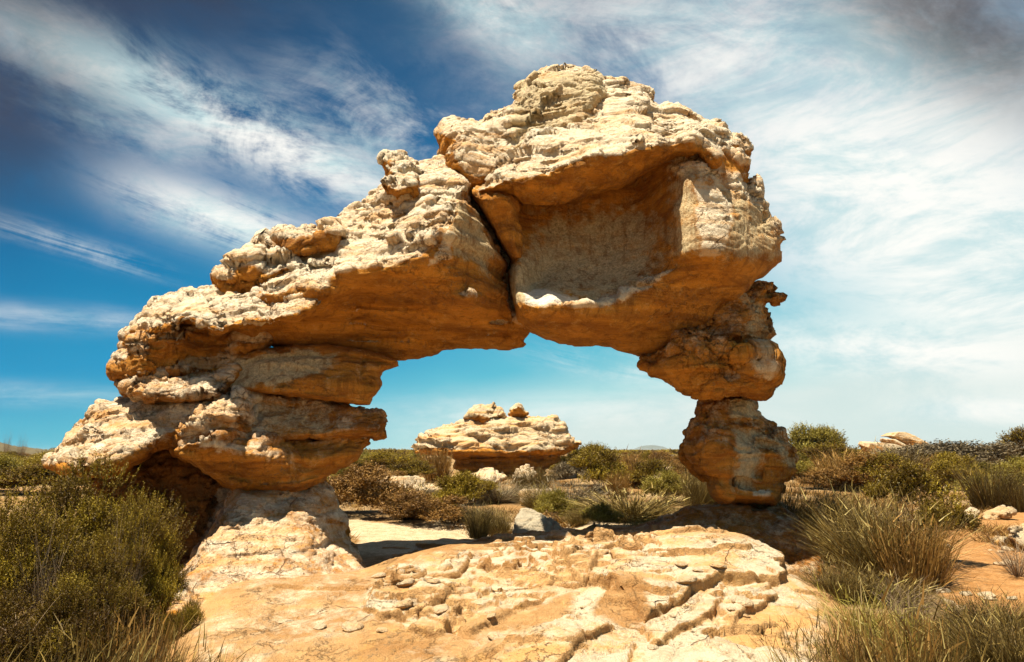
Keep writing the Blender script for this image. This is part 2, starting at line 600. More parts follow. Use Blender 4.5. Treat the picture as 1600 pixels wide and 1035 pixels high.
# ------------------------------------------------------------------ rock material
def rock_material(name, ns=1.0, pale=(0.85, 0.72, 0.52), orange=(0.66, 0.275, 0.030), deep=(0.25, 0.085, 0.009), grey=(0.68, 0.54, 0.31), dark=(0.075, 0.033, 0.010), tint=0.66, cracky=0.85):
    m = bpy.data.materials.new(name)
    m.use_nodes = True
    g = NT(m.node_tree)
    p = g.vmath('MULTIPLY', g.new('ShaderNodeNewGeometry').outputs['Position'], (1 / ns,) * 3)
    at_ = g.new('ShaderNodeAttribute', attribute_name='zone')
    s = g.new('ShaderNodeSeparateColor')
    g.put(s.inputs[0], at_.outputs['Color'])
    R, G, B = s.outputs[:3]
    n_big = g.noise(p, 1.6, 2, 0.6, 0.4)
    n_mid = g.noise(p, 6.0, 5, 0.7, 0.3)
    n_fine = g.noise(p, 38.0, 4, 0.7)
    bed = g.noise(g.vmath('MULTIPLY', p, (1.2, 1.2, 9.0)), 1.0, 5, 0.7, 0.6)
    jig = g.math('ADD', g.math('MULTIPLY', g.math('SUBTRACT', n_mid, 0.5), 1.5), g.math('MULTIPLY', g.math('SUBTRACT', n_fine, 0.5), 0.7))
    oc = g.mix(g.step(bed, 0.30, 0.70), deep, orange)
    oc = g.mix(g.math('MULTIPLY', g.step(n_mid, 0.48, 0.75), 0.5), oc, (0.74, 0.40, 0.085))
    oc = g.mix(g.math('MULTIPLY', g.step(n_big, 0.52, 0.75), 0.4), oc, (0.27, 0.105, 0.02))
    pc = g.mix(g.step(n_mid, 0.30, 0.70), tuple(c * 0.80 for c in pale), pale)
    pc = g.mix(g.math('MULTIPLY', g.step(g.math('ADD', bed, g.math('MULTIPLY', n_fine, 0.25)), 0.56, 0.78), tint), pc, (0.66, 0.33, 0.085))
    pc = g.mix(g.math('MULTIPLY', g.step(n_fine, 0.54, 0.70), 0.36), pc, (0.30, 0.21, 0.11))
    col = g.mix(g.step(g.math('ADD', R, jig), 0.15, 0.85), oc, pc)
    gc = g.mix(g.step(n_fine, 0.38, 0.62), tuple(c * 0.66 for c in grey), grey)
    col = g.mix(g.step(g.math('ADD', G, g.math('MULTIPLY', jig, 0.8)), 0.15, 0.95), col, gc)
    lich = g.math('MULTIPLY', g.step(g.noise(p, 22.0, 4, 0.75), 0.55, 0.63), g.step(n_big, 0.44, 0.60))
    col = g.mix(g.math('MULTIPLY', lich, 0.6), col, (0.17, 0.125, 0.065))
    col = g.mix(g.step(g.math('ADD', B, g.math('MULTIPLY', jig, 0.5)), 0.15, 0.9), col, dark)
    stv = g.noise(g.vmath('MULTIPLY', p, (13.0, 13.0, 1.3)), 1.0, 4, 0.7, 0.3)
    col = g.mix(g.math('MULTIPLY', g.math('MULTIPLY', g.step(stv, 0.50, 0.66), g.math('SUBTRACT', 1.0, R, clamp=True)), 0.55), col, tuple(q_ * 0.8 for q_ in deep))
    col = g.mix(g.step(R, 1.3, 1.7), col, (0.90, 0.86, 0.77))  # highest R turns near white: sunlight painted on the hollow's lip
    wv = g.vmath('ADD', p, g.vmath('MULTIPLY', g.comb(n_mid, n_big, n_mid), (0.45, 0.45, 0.35)))
    crk = g.voro(g.vmath('MULTIPLY', wv, (2.6, 2.6, 5.2)), 1.0, 'DISTANCE_TO_EDGE')
    crk = g.math('MULTIPLY', g.step(crk, 0.020, 0.003), g.step(n_big, 0.46, 0.58))
    crk = g.math('MULTIPLY', crk, g.math('MULTIPLY', g.math('SUBTRACT', 1.0, G, clamp=True), g.math('MULTIPLY_ADD', R, 0.6, 0.35, clamp=True)))
    col = g.mix(g.math('MULTIPLY', crk, cracky), col, tuple(q_ * 0.7 for q_ in deep))
    n_grain = g.noise(p, 120.0, 3, 0.75)
    col = g.mix(g.math('MULTIPLY', g.step(n_grain, 0.50, 0.72), 0.35), col, (0.14, 0.08, 0.035))
    col = g.mix(g.math('MULTIPLY', g.step(n_grain, 0.46, 0.28), 0.25), col, (0.75, 0.58, 0.36))
    h = g.math('ADD', g.math('ADD', g.math('MULTIPLY', n_fine, 0.9), g.math('MULTIPLY', n_grain, 0.35)), g.math('MULTIPLY', crk, -1.2))
    nb = g.bump(h, 1.0, 0.04 * ns)
    bs = g.new('ShaderNodeBsdfPrincipled')
    g.put(bs.inputs['Base Color'], col)
    bs.inputs['Roughness'].default_value = 0.88
    bs.inputs['Specular IOR Level'].default_value = 0.18
    g.put(bs.inputs['Normal'], nb)
    out = g.new('ShaderNodeOutputMaterial')
    g.t.links.new(bs.outputs[0], out.inputs[0])
    return m


M_ROCK = rock_material('sandstone')
M_PAVE = rock_material('sandstone_pavement', pale=(0.71, 0.59, 0.41), orange=(0.54, 0.32, 0.135), deep=(0.40, 0.20, 0.065), tint=0.85, cracky=0.6)

# ------------------------------------------------------------------ the arch
ARCH = empty('rock_arch', (-0.2, 7.3, 0.45))
tag(ARCH, 'massive weathered sandstone arch of stacked orange and cream blocks', 'rock arch')
K = dict(mat=M_ROCK, parent=ARCH)

relief('summit_crag', [(689, 210), (700, 195), (725, 182), (745, 186), (769, 173), (800, 159), (801, 144), (816, 132), (841, 123), (863, 112), (885, 108),
        (906, 100), (921, 101), (935, 112), (943, 124), (950, 160), (930, 205), (890, 215), (850, 225), (820, 245), (800, 270), (775, 295), (740, 305), (715, 290), (700, 270), (690, 245)],
       [(870, 150, 7.25), (920, 150, 7.2), (830, 160, 7.3), (760, 230, 7.05), (720, 220, 6.95), (710, 260, 6.85), (800, 210, 7.15), (880, 190, 7.1), (900, 118, 7.45), (780, 185, 7.25), (930, 190, 7.1)],
       7.9, r=24, thick=0.9, edge=4, seed=11, crust=0.8, rough=(0.55, 0.85), lumps=0.7, beds=(0.11, 0.04, 0.12), zones=[(1, [(800, 130), (945, 100), (945, 215), (800, 250)], 14, 0.7)], **K)

relief('cap_crust', [(738, 309), (760, 308), (800, 309), (815, 322), (850, 328), (892, 322), (928, 308), (993, 284), (1022, 267), (1060, 252), (1088, 246), (1108, 268), (1124, 270),
        (1134, 262), (1150, 282), (1166, 288), (1167, 271), (1173, 235), (1164, 217), (1142, 202), (1117, 190), (1095, 184), (1066, 168), (1044, 164), (1024, 159), (1021, 141), (1001, 130),
        (968, 128), (943, 124), (935, 150), (925, 172), (895, 165), (880, 180), (860, 186), (845, 200), (825, 203), (812, 226), (795, 236), (785, 251), (775, 266), (755, 286), (740, 296)],
       [(760, 300, 6.40), (790, 285, 6.30), (830, 280, 6.25), (885, 258, 6.2), (928, 240, 6.18), (968, 246, 6.15), (1022, 230, 6.2), (1080, 218, 6.3), (1092, 238, 6.4), (1120, 255, 6.55),
        (850, 220, 6.7), (900, 205, 6.85), (960, 200, 6.75), (1000, 170, 7.1), (1050, 190, 6.95), (1110, 210, 6.85), (1150, 225, 6.9), (980, 140, 7.55), (1020, 150, 7.45), (830, 245, 6.55),
        (800, 262, 6.5), (800, 300, 6.5), (815, 312, 6.55), (850, 316, 6.6), (892, 306, 6.55), (928, 290, 6.55), (985, 268, 6.5), (1022, 254, 6.5), (1060, 242, 6.5), (920, 185, 7.05), (1150, 255, 6.95), (940, 225, 6.4), (1040, 212, 6.5), (880, 235, 6.45)],
       7.6, r=17, thick=0.7, edge=3, seed=21, beds=(0.10, 0.035, 0.06), rough=(0.35, 0.85), lumps=0.58, c=8, smooth_zones=[([(945, 160), (1020, 175), (1025, 198), (960, 200), (940, 180)], 8, 0.6)], zones=[(0, [(925, 140), (1040, 160), (1045, 205), (940, 210), (920, 180)], 10, 0.9)], **K)

relief('hanging_fin', [(734, 300), (760, 298), (800, 300), (808, 320), (812, 350), (820, 392), (818, 406), (806, 411), (796, 404), (778, 372), (758, 340), (740, 315)],
       [(760, 310, 6.45), (790, 320, 6.45), (795, 360, 6.6), (806, 395, 6.65), (775, 345, 6.6), (800, 340, 6.6), (745, 308, 6.5)],
       7.0, r=13, thick=0.5, edge=1.5, seed=31, crust=0.15, rough=(0.1, 0.4), **K)

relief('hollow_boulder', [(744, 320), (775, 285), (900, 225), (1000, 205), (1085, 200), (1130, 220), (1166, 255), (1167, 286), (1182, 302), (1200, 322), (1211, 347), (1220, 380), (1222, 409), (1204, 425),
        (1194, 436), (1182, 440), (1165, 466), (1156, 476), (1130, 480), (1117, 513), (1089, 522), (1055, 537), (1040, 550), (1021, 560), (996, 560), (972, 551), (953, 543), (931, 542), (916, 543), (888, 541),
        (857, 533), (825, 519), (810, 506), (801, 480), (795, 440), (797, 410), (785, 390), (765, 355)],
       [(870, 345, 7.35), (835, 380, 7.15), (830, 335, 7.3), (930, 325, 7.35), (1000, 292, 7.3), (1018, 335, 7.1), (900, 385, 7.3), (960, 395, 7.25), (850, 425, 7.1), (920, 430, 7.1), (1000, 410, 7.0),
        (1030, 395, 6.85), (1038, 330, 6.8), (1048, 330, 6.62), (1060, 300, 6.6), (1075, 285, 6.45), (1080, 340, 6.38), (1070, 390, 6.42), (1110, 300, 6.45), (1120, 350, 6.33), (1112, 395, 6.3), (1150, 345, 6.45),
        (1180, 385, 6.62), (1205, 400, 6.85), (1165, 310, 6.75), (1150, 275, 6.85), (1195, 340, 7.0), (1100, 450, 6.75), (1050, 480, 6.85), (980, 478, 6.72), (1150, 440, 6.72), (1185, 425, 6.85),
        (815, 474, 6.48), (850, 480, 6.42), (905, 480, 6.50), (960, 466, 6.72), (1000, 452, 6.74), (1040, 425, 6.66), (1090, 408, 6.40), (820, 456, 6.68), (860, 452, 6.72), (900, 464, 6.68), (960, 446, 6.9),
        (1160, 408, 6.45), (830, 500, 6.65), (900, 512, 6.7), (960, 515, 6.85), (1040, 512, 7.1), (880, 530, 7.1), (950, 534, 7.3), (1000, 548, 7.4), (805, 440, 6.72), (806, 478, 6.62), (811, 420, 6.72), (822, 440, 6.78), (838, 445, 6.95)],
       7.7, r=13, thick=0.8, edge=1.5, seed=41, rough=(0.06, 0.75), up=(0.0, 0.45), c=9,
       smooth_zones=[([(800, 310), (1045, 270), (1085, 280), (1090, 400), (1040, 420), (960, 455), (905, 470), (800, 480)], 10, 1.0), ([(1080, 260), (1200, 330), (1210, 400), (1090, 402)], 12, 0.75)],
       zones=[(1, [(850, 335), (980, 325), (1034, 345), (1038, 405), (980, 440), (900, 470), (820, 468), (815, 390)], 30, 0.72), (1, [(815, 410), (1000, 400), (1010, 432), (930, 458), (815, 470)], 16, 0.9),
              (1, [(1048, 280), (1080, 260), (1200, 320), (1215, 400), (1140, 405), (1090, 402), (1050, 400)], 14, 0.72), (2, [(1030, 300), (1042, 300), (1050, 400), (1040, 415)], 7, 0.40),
              (0, [(1086, 275), (1128, 290), (1150, 330), (1128, 398), (1094, 402)], 8, 1.1), (1, [(1086, 275), (1128, 290), (1150, 330), (1128, 398), (1094, 402)], 8, 0.0), (0, [(812, 456), (850, 449), (908, 465), (900, 474), (850, 479), (818, 474)], 4, 1.52),  # sunlit strip and sunlit lip patch painted pale into the zones
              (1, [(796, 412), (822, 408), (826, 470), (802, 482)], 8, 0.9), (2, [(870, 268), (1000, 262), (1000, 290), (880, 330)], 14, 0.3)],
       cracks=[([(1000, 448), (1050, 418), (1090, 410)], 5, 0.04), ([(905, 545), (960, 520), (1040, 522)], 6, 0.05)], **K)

relief('keystone', [(700, 300), (850, 290), (870, 480), (828, 512), (800, 525), (760, 500), (690, 400)], [(780, 400, 7.55), (720, 330, 7.5), (840, 400, 7.8)], 8.0, r=20, thick=0.4, seed=45, rough=(0.1, 0.3), **K)

relief('bridge_block', [(744, 327), (765, 355), (786, 393), (793, 409), (795, 439), (804, 488), (822, 513), (826, 540), (818, 546), (776, 548), (735, 547), (695, 550), (678, 558), (650, 563), (629, 565),
        (600, 562), (545, 552), (454, 546), (405, 540), (365, 525), (350, 500), (390, 480), (400, 440), (440, 420), (450, 395), (445, 374), (470, 358), (500, 360), (530, 350), (545, 335), (570, 320), (580, 300),
        (595, 290), (608, 280), (598, 265), (600, 247), (625, 245), (643, 253), (640, 262), (660, 255), (690, 240), (715, 262), (740, 285), (738, 307)],
       [(500, 455, 6.3), (540, 430, 6.25), (590, 420, 6.2), (610, 428, 6.18), (650, 410, 6.15), (688, 395, 6.15), (712, 340, 6.2), (708, 300, 6.4), (620, 265, 7.2), (560, 340, 7.1), (680, 255, 7.2), (500, 370, 7.0),
        (455, 385, 7.0), (620, 340, 6.65), (560, 385, 6.6), (500, 415, 6.55), (650, 300, 6.85), (735, 320, 6.45), (745, 360, 6.5), (775, 410, 6.8), (790, 440, 7.0), (720, 430, 6.35), (730, 470, 6.42), (680, 440, 6.35), (760, 440, 6.65),
        (640, 462, 6.6), (740, 492, 6.85), (780, 520, 7.2), (560, 470, 6.75), (640, 508, 7.15), (720, 528, 7.4), (805, 538, 7.5), (680, 545, 7.6), (520, 500, 6.85), (600, 540, 7.4), (450, 525, 6.95), (400, 490, 6.6), (440, 470, 6.5), (420, 520, 6.95), (500, 535, 7.1)],
       [(826, 540, 7.7), (600, 560, 7.7), (400, 500, 7.3), (450, 380, 7.4), (600, 250, 7.7), (740, 300, 7.3), (800, 430, 7.4)], r=13, thick=0.8, edge=2.5, seed=51, lumps=0.52, rough=(0.14, 1.0), c=9, strata=0.5,
       smooth_zones=[([(716, 300), (742, 322), (795, 410), (795, 450), (740, 470), (690, 400), (712, 330)], 9, 1.0)],
       zones=[(1, [(718, 300), (742, 322), (780, 395), (760, 430), (712, 400), (700, 370)], 14, 0.75), (0, [(700, 360), (712, 365), (706, 405), (670, 415)], 4, 0.9)],
       beds=(0.11, 0.040, 0.10), cracks=[([(490, 462), (560, 450), (640, 448), (735, 474)], 8, -0.05), ([(520, 482), (580, 474), (650, 482), (740, 500), (795, 500)], 7, 0.10), ([(480, 505), (560, 500), (660, 512), (800, 522)], 6, 0.09), ([(540, 528), (640, 530), (700, 536)], 5, 0.08), ([(610, 432), (640, 450), (660, 470)], 6, 0.06), ([(735, 470), (770, 455), (792, 448)], 6, -0.06)], **K)

relief('balanced_boulder', [(336, 432), (355, 415), (380, 395), (400, 380), (425, 377), (446, 381), (472, 388), (470, 420), (448, 436), (425, 449), (400, 457), (370, 455), (345, 452)],
       [(400, 415, 6.75), (360, 430, 6.85), (440, 410, 6.8), (420, 390, 7.0), (390, 440, 6.8)], 7.2, r=16, thick=0.45, edge=4, seed=61, rough=(0.7, 1.1), **K)
relief('crest_boulder', [(442, 372), (470, 357), (505, 358), (520, 352), (522, 380), (495, 398), (475, 410), (455, 398)],
       [(470, 380, 6.75), (500, 375, 6.75), (480, 400, 6.75)], 7.1, r=12, thick=0.35, edge=3, seed=62, rough=(0.6, 1.0), **K)
relief('crest_knob', [(597, 262), (600, 247), (625, 244), (645, 253), (660, 275), (650, 300), (615, 310), (598, 295), (608, 280)],
       [(620, 265, 6.9), (610, 255, 7.0), (630, 258, 7.0)], 7.2, r=12, thick=0.3, edge=3, seed=63, rough=(0.6, 1.0), **K)

relief('pale_ledge', [(198, 515), (211, 493), (233, 479), (246, 471), (279, 463), (304, 453), (321, 454), (345, 448), (380, 450), (430, 440), (470, 440), (510, 435), (510, 470), (490, 492), (465, 503), (440, 508),
        (400, 511), (365, 516), (345, 526), (315, 516), (290, 508), (270, 523), (240, 526), (206, 530)],
       [(300, 480, 6.5), (250, 495, 6.6), (440, 492, 6.28), (400, 500, 6.3), (350, 495, 6.38), (215, 510, 6.8), (490, 475, 6.25), (300, 462, 6.85), (420, 460, 6.65), (480, 448, 6.5), (360, 465, 6.7)],
       7.25, r=12, thick=0.6, beds=(0.07, 0.035, -0.1), edge=3.5, seed=71, crust=0.8, lumps=0.55, rough=(0.6, 1.0), cracks=[([(345, 455), (340, 490), (350, 520)], 4, 0.12), ([(395, 470), (400, 500)], 4, 0.05)], **K)
relief('shelf_tier', [(206, 522), (201, 538), (198, 551), (181, 561), (177, 575), (181, 593), (196, 597), (189, 605), (191, 618), (230, 634), (300, 632), (352, 622), (368, 590), (380, 560), (420, 545), (420, 505), (300, 500)],
       [(220, 560, 6.6), (235, 600, 6.48), (320, 605, 6.45), (280, 605, 6.42), (230, 540, 6.65), (270, 535, 6.6), (300, 565, 6.9), (340, 560, 7.0), (340, 530, 7.0), (190, 582, 6.85), (400, 525, 6.98), (260, 575, 6.75), (300, 540, 6.85), (245, 580, 6.7)],
       7.35, r=11, thick=0.6, beds=(0.065, 0.045, -0.08), edge=4, seed=81, crust=0.6, rough=(0.45, 1.1), strata=1.2, lumps=0.6, cracks=[([(190, 590), (260, 582), (340, 580)], 5, 0.14)], zones=[(0, [(190, 595), (350, 590), (350, 620), (200, 630)], 8, 0.5)], **K)
relief('grey_block', [(342, 592), (345, 567), (356, 557), (390, 547), (436, 540), (500, 536), (560, 540), (600, 548), (629, 562), (626, 574), (602, 582), (596, 605), (579, 636), (530, 631), (440, 620), (349, 616)],
       [(400, 582, 6.72), (480, 580, 6.72), (550, 590, 6.76), (585, 592, 6.95), (360, 582, 6.8), (480, 606, 6.74), (560, 612, 6.8), (480, 546, 6.9), (560, 550, 6.95), (600, 562, 7.05)],
       7.35, r=10, thick=0.7, beds=(0.05, 0.018, 0.05), edge=1.5, seed=91, crust=0.1, lumps=0.6, rough=(0.08, 0.4), strata=0.5, smooth_zones=[([(350, 565), (470, 555), (470, 600), (350, 612)], 8, 0.8)],
       zones=[(1, [(346, 560), (436, 550), (530, 552), (520, 575), (430, 600), (350, 612)], 10, 0.95)], cracks=[([(390, 566), (440, 556), (500, 560), (560, 556), (620, 575)], 3, 0.10), ([(436, 545), (432, 575)], 3, 0.05)], **K)
relief('overhanging_slab', [(189, 622), (151, 625), (135, 645), (118, 671), (81, 712), (70, 728), (90, 742), (150, 742), (205, 732), (215, 723), (249, 703), (272, 699), (290, 700), (330, 700), (400, 692), (500, 688), (550, 684), (602, 684),
        (607, 657), (599, 643), (578, 634), (524, 624), (440, 612), (357, 608), (320, 620), (250, 622)],
       [(150, 640, 7.0), (120, 680, 6.9), (170, 670, 6.7), (200, 632, 6.95), (240, 660, 6.55), (250, 632, 6.85), (300, 650, 6.2), (300, 628, 6.5), (355, 640, 6.24), (375, 655, 6.34), (420, 650, 6.86), (500, 655, 6.9), (570, 660, 6.95), (150, 708, 6.45), (230, 690, 6.35), (110, 708, 6.6), (300, 675, 6.2), (370, 680, 6.5), (340, 622, 6.4), (395, 640, 6.75), (250, 700, 6.5)],
       7.35, r=13, thick=0.7, beds=(0.05, 0.034, -0.06), edge=3.5, seed=101, crust=0.7, rough=(0.8, 0.95), up=(-0.35, 0.3), strata=0.3, lumps=0.42, flat=0.45,
       smooth_zones=[([(405, 615), (610, 640), (610, 690), (420, 690)], 14, 0.55)], zones=[(0, [(280, 620), (385, 612), (375, 660), (290, 690)], 16, 0.7), (0, [(130, 640), (260, 630), (270, 690), (100, 720)], 16, 0.42), (1, [(390, 620), (520, 635), (520, 680), (390, 685)], 14, 0.5)],
       cracks=[([(375, 655), (330, 668), (290, 690)], 7, 0.06), ([(270, 640), (266, 700)], 8, 0.06), ([(160, 660), (240, 655), (262, 668)], 4, 0.06), ([(505, 640), (505, 682)], 2.5, 0.05), ([(440, 655), (500, 655)], 2.5, 0.04)], **K)
relief('bowl_block', [(268, 702), (285, 680), (330, 668), (380, 662), (450, 676), (500, 680), (550, 674), (588, 672), (584, 695), (571, 704), (550, 729), (511, 750), (462, 771), (410, 774), (361, 767), (347, 754), (305, 731), (275, 716)],
       [(300, 700, 6.15), (340, 692, 6.12), (390, 684, 6.45), (400, 704, 6.3), (450, 688, 6.88), (450, 712, 6.66), (520, 692, 6.98), (520, 715, 6.86), (560, 700, 7.02), (400, 735, 6.5), (350, 735, 6.5), (450, 745, 6.62), (520, 735, 6.9), (410, 760, 6.68)],
       7.25, r=13, thick=0.7, beds=(0.07, 0.02, 0.0), edge=2, seed=111, crust=0.35, lumps=0.5, rough=(0.35, 0.9), strata=0.7, zones=[(0, [(300, 680), (420, 690), (440, 712), (320, 705)], 10, 0.8)],
       smooth_zones=[([(440, 690), (560, 690), (560, 740), (440, 750)], 12, 0.6)], cracks=[([(360, 748), (430, 752), (500, 740)], 3, 0.06), ([(470, 690), (465, 740)], 2.5, 0.03)], **K)
relief('pedestal', [(368, 755), (350, 793), (326, 828), (301, 870), (262, 915), (255, 975), (620, 975), (605, 915), (566, 884), (549, 842), (546, 815), (530, 786), (512, 750), (460, 755), (410, 758)],
       [(400, 790, 6.5), (360, 800, 6.45), (440, 780, 6.78), (500, 790, 6.98), (350, 850, 6.02), (320, 880, 5.75), (400, 850, 6.1), (430, 822, 6.38), (470, 850, 6.2), (505, 850, 6.6), (530, 850, 6.95), (510, 872, 6.3), (400, 900, 5.7),
        (330, 920, 5.5), (480, 900, 5.8), (545, 880, 6.6), (300, 960, 5.1), (450, 960, 5.1), (560, 940, 5.5), (390, 775, 6.6)],
       7.3, r=18, thick=0.9, beds=(0.06, 0.028, -0.1), edge=2, seed=121, crust=0.55, rough=(0.45, 0.5), strata=0.35, lumps=0.5, flat=0.6,
       zones=[(0, [(360, 775), (420, 785), (500, 850), (400, 870), (300, 890), (320, 840)], 18, 0.72), (0, [(480, 770), (540, 800), (540, 850), (500, 840)], 14, 0.3)],
       cracks=[([(340, 830), (430, 815), (450, 840)], 3, 0.05), ([(310, 880), (380, 870), (450, 870), (520, 850)], 3, 0.05), ([(440, 770), (470, 810), (540, 820)], 3, 0.05)], **K)
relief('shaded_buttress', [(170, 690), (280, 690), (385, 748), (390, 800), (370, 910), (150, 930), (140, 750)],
       [(200, 720, 7.7), (280, 740, 7.5), (350, 780, 7.3), (330, 850, 7.1), (220, 850, 7.3)], 8.2, r=20, thick=0.6, edge=3, seed=131, rough=(0.4, 0.6), crust=0.0, zones=[(2, [(100, 600), (400, 600), (400, 950), (100, 950)], 10, 0.6), (0, [(345, 765), (372, 765), (335, 840), (310, 850)], 6, 0.8)], **K)  # dark zone paints the shade under the slab into the rock colour
relief('cavernous_boulder', [(998, 559), (998, 573), (1012, 584), (1058, 606), (1089, 620), (1130, 622), (1172, 619), (1196, 612), (1198, 587), (1208, 566), (1210, 544), (1205, 516), (1201, 485), (1198, 476), (1212, 474),
        (1221, 468), (1220, 460), (1205, 461), (1204, 447), (1190, 436), (1160, 450), (1120, 465), (1100, 500), (1055, 525), (1021, 546)],
       [(1100, 560, 6.8), (1050, 570, 7.0), (1160, 520, 6.8), (1180, 560, 6.85), (1130, 600, 6.9), (1180, 480, 7.05), (1195, 540, 7.05), (1020, 565, 7.25), (1090, 608, 7.05), (1120, 520, 6.95), (1212, 466, 7.2)],
       7.55, r=13, thick=0.6, beds=(0.06, 0.03, 0.05), edge=3.5, seed=141, crust=0.3, rough=(0.75, 1.0), strata=0.8, lumps=0.7, zones=[(1, [(1150, 455), (1200, 470), (1205, 560), (1170, 570), (1165, 500)], 12, 0.6), (0, [(1172, 535), (1190, 530), (1188, 580), (1172, 575)], 6, 0.7)],
       smooth_zones=[([(1000, 560), (1060, 550), (1070, 610), (1010, 590)], 10, 0.7)], cracks=[([(1150, 532), (1153, 534)], 7, 0.22), ([(1172, 530), (1176, 534)], 6, 0.18), ([(1140, 575), (1150, 580)], 8, 0.14)], **K)
relief('pillar', [(1089, 612), (1083, 652), (1068, 674), (1064, 700), (1070, 720), (1087, 738), (1105, 751), (1114, 778), (1131, 790), (1213, 790), (1224, 756), (1241, 736), (1237, 707), (1226, 672), (1206, 661), (1184, 652), (1180, 628), (1171, 612)],
       [(1130, 640, 7.42), (1165, 640, 7.40), (1100, 690, 7.28), (1150, 700, 7.18), (1200, 700, 7.28), (1150, 750, 7.22), (1222, 725, 7.42), (1180, 772, 7.32), (1085, 685, 7.45), (1190, 680, 7.30), (1140, 668, 7.28)],
       7.85, r=15, thick=0.55, beds=(0.10, 0.028, 0.0), edge=2.5, seed=151, crust=0.3, rough=(0.6, 0.9), strata=0.5, lumps=0.55, flat=0.9,
       zones=[(1, [(1140, 620), (1178, 620), (1184, 655), (1140, 655)], 6, 0.95), (1, [(1150, 665), (1225, 672), (1240, 735), (1200, 700), (1180, 770), (1150, 765)], 10, 0.75), (0, [(1150, 690), (1190, 690), (1185, 750), (1155, 745)], 8, 0.65), (0, [(1175, 764), (1206, 764), (1204, 774), (1176, 774)], 3, 0.9)],
       cracks=[([(1190, 690), (1225, 700), (1240, 738)], 4, 0.10), ([(1192, 700), (1188, 745)], 4, 0.06), ([(1140, 655), (1200, 662)], 4, 0.08), ([(1150, 750), (1212, 765)], 3, 0.06)], **K)
relief('pillar_foot', [(1131, 784), (1070, 792), (1026, 814), (985, 836), (960, 900), (1020, 950), (1325, 950), (1299, 890), (1279, 844), (1251, 808), (1219, 786)],
       [(1150, 802, 7.65), (1100, 810, 7.60), (1040, 830, 7.60), (1150, 850, 7.25), (1220, 830, 7.37), (1250, 860, 7.15), (1285, 890, 6.95), (1100, 880, 7.05), (1200, 900, 6.85), (1290, 930, 6.65), (1000, 900, 7.05), (1100, 940, 6.65)],
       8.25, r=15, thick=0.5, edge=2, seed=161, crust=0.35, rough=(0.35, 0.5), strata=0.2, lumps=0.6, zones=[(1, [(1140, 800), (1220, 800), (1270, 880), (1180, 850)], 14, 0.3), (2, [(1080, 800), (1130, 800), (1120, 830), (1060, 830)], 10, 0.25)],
       cracks=[([(1170, 800), (1200, 830), (1240, 880)], 3, 0.06), ([(1210, 795), (1250, 830), (1270, 860)], 3, 0.06)], **K)

# ------------------------------------------------------------------ bedrock in front and under the arch
ctrl = [(300, 1035, 4.25), (500, 1035, 4.2), (700, 1035, 4.1), (900, 1035, 4.0), (1100, 1035, 4.0), (1240, 1035, 4.1), (330, 960, 5.0), (450, 960, 5.0), (600, 960, 4.9), (760, 960, 4.85), (900, 960, 4.75),
        (1050, 970, 4.65), (1200, 970, 4.7), (1270, 975, 4.8), (450, 900, 5.9), (350, 920, 5.5), (640, 890, 6.0), (800, 870, 6.1), (1000, 855, 6.35), (1150, 850, 6.5), (1215, 880, 6.15), (1240, 912, 5.7), (1285, 940, 5.4),
        (570, 893, 6.15), (620, 872, 6.45), (700, 852, 6.8), (850, 849, 6.9), (950, 842, 6.95), (1050, 836, 7.0), (760, 845, 7.5), (850, 835, 7.9), (950, 829, 8.0), (1050, 818, 8.0), (740, 920, 5.4), (950, 900, 5.5), (1100, 910, 5.45)]
pw = at(np.array([c_[0] for c_ in ctrl]), np.array([c_[1] for c_ in ctrl]), np.array([c_[2] for c_ in ctrl]))
wp = [tuple(p) for p in pw] + [(-1.6, 8.0, 0.45), (0, 8.6, 0.45), (1.2, 9.0, 0.5), (2.4, 8.6, 0.9), (3.2, 8.0, 0.3), (3.3, 6.5, 0.1), (3.0, 5.0, 0.15), (2.6, 4.0, 0.2), (-2.9, 5.4, 0.1), (-2.6, 4.4, 0.15), (-2.9, 6.5, 0.15), (-2.8, 7.8, 0.3),
                              (-2.0, 3.0, 0.05), (0, 2.9, 0.25), (2.0, 2.9, 0.1), (0, 1.9, 0.1), (-1.5, 6.9, 0.42)]
zf = rbf(wp, 0.15)
xs = np.arange(-3.2, 3.6, 0.0135); ys = np.arange(2.6, 8.7, 0.0135)
X, Y = np.meshgrid(xs, ys)
Zb = zf(X, Y)
P = np.stack([X, Y, Zb], -1)
U, V = to_pix(P)
uv3 = np.stack([X.ravel() * 6, Y.ravel() * 6, np.zeros(X.size)], 1)
n1 = fbm(uv3, 3, 5).reshape(X.shape)
Uj, Vj = U + 9 * n1, V + 6 * fbm(uv3 + 31, 3, 6).reshape(X.shape)
FLAKY = [(560, 945), (580, 915), (640, 880), (750, 850), (950, 830), (1060, 832), (1010, 875), (930, 915), (850, 945), (760, 965), (690, 1000), (640, 985)]
flaky = sstep(poly_sd(Uj, Vj, FLAKY), -6, 14)
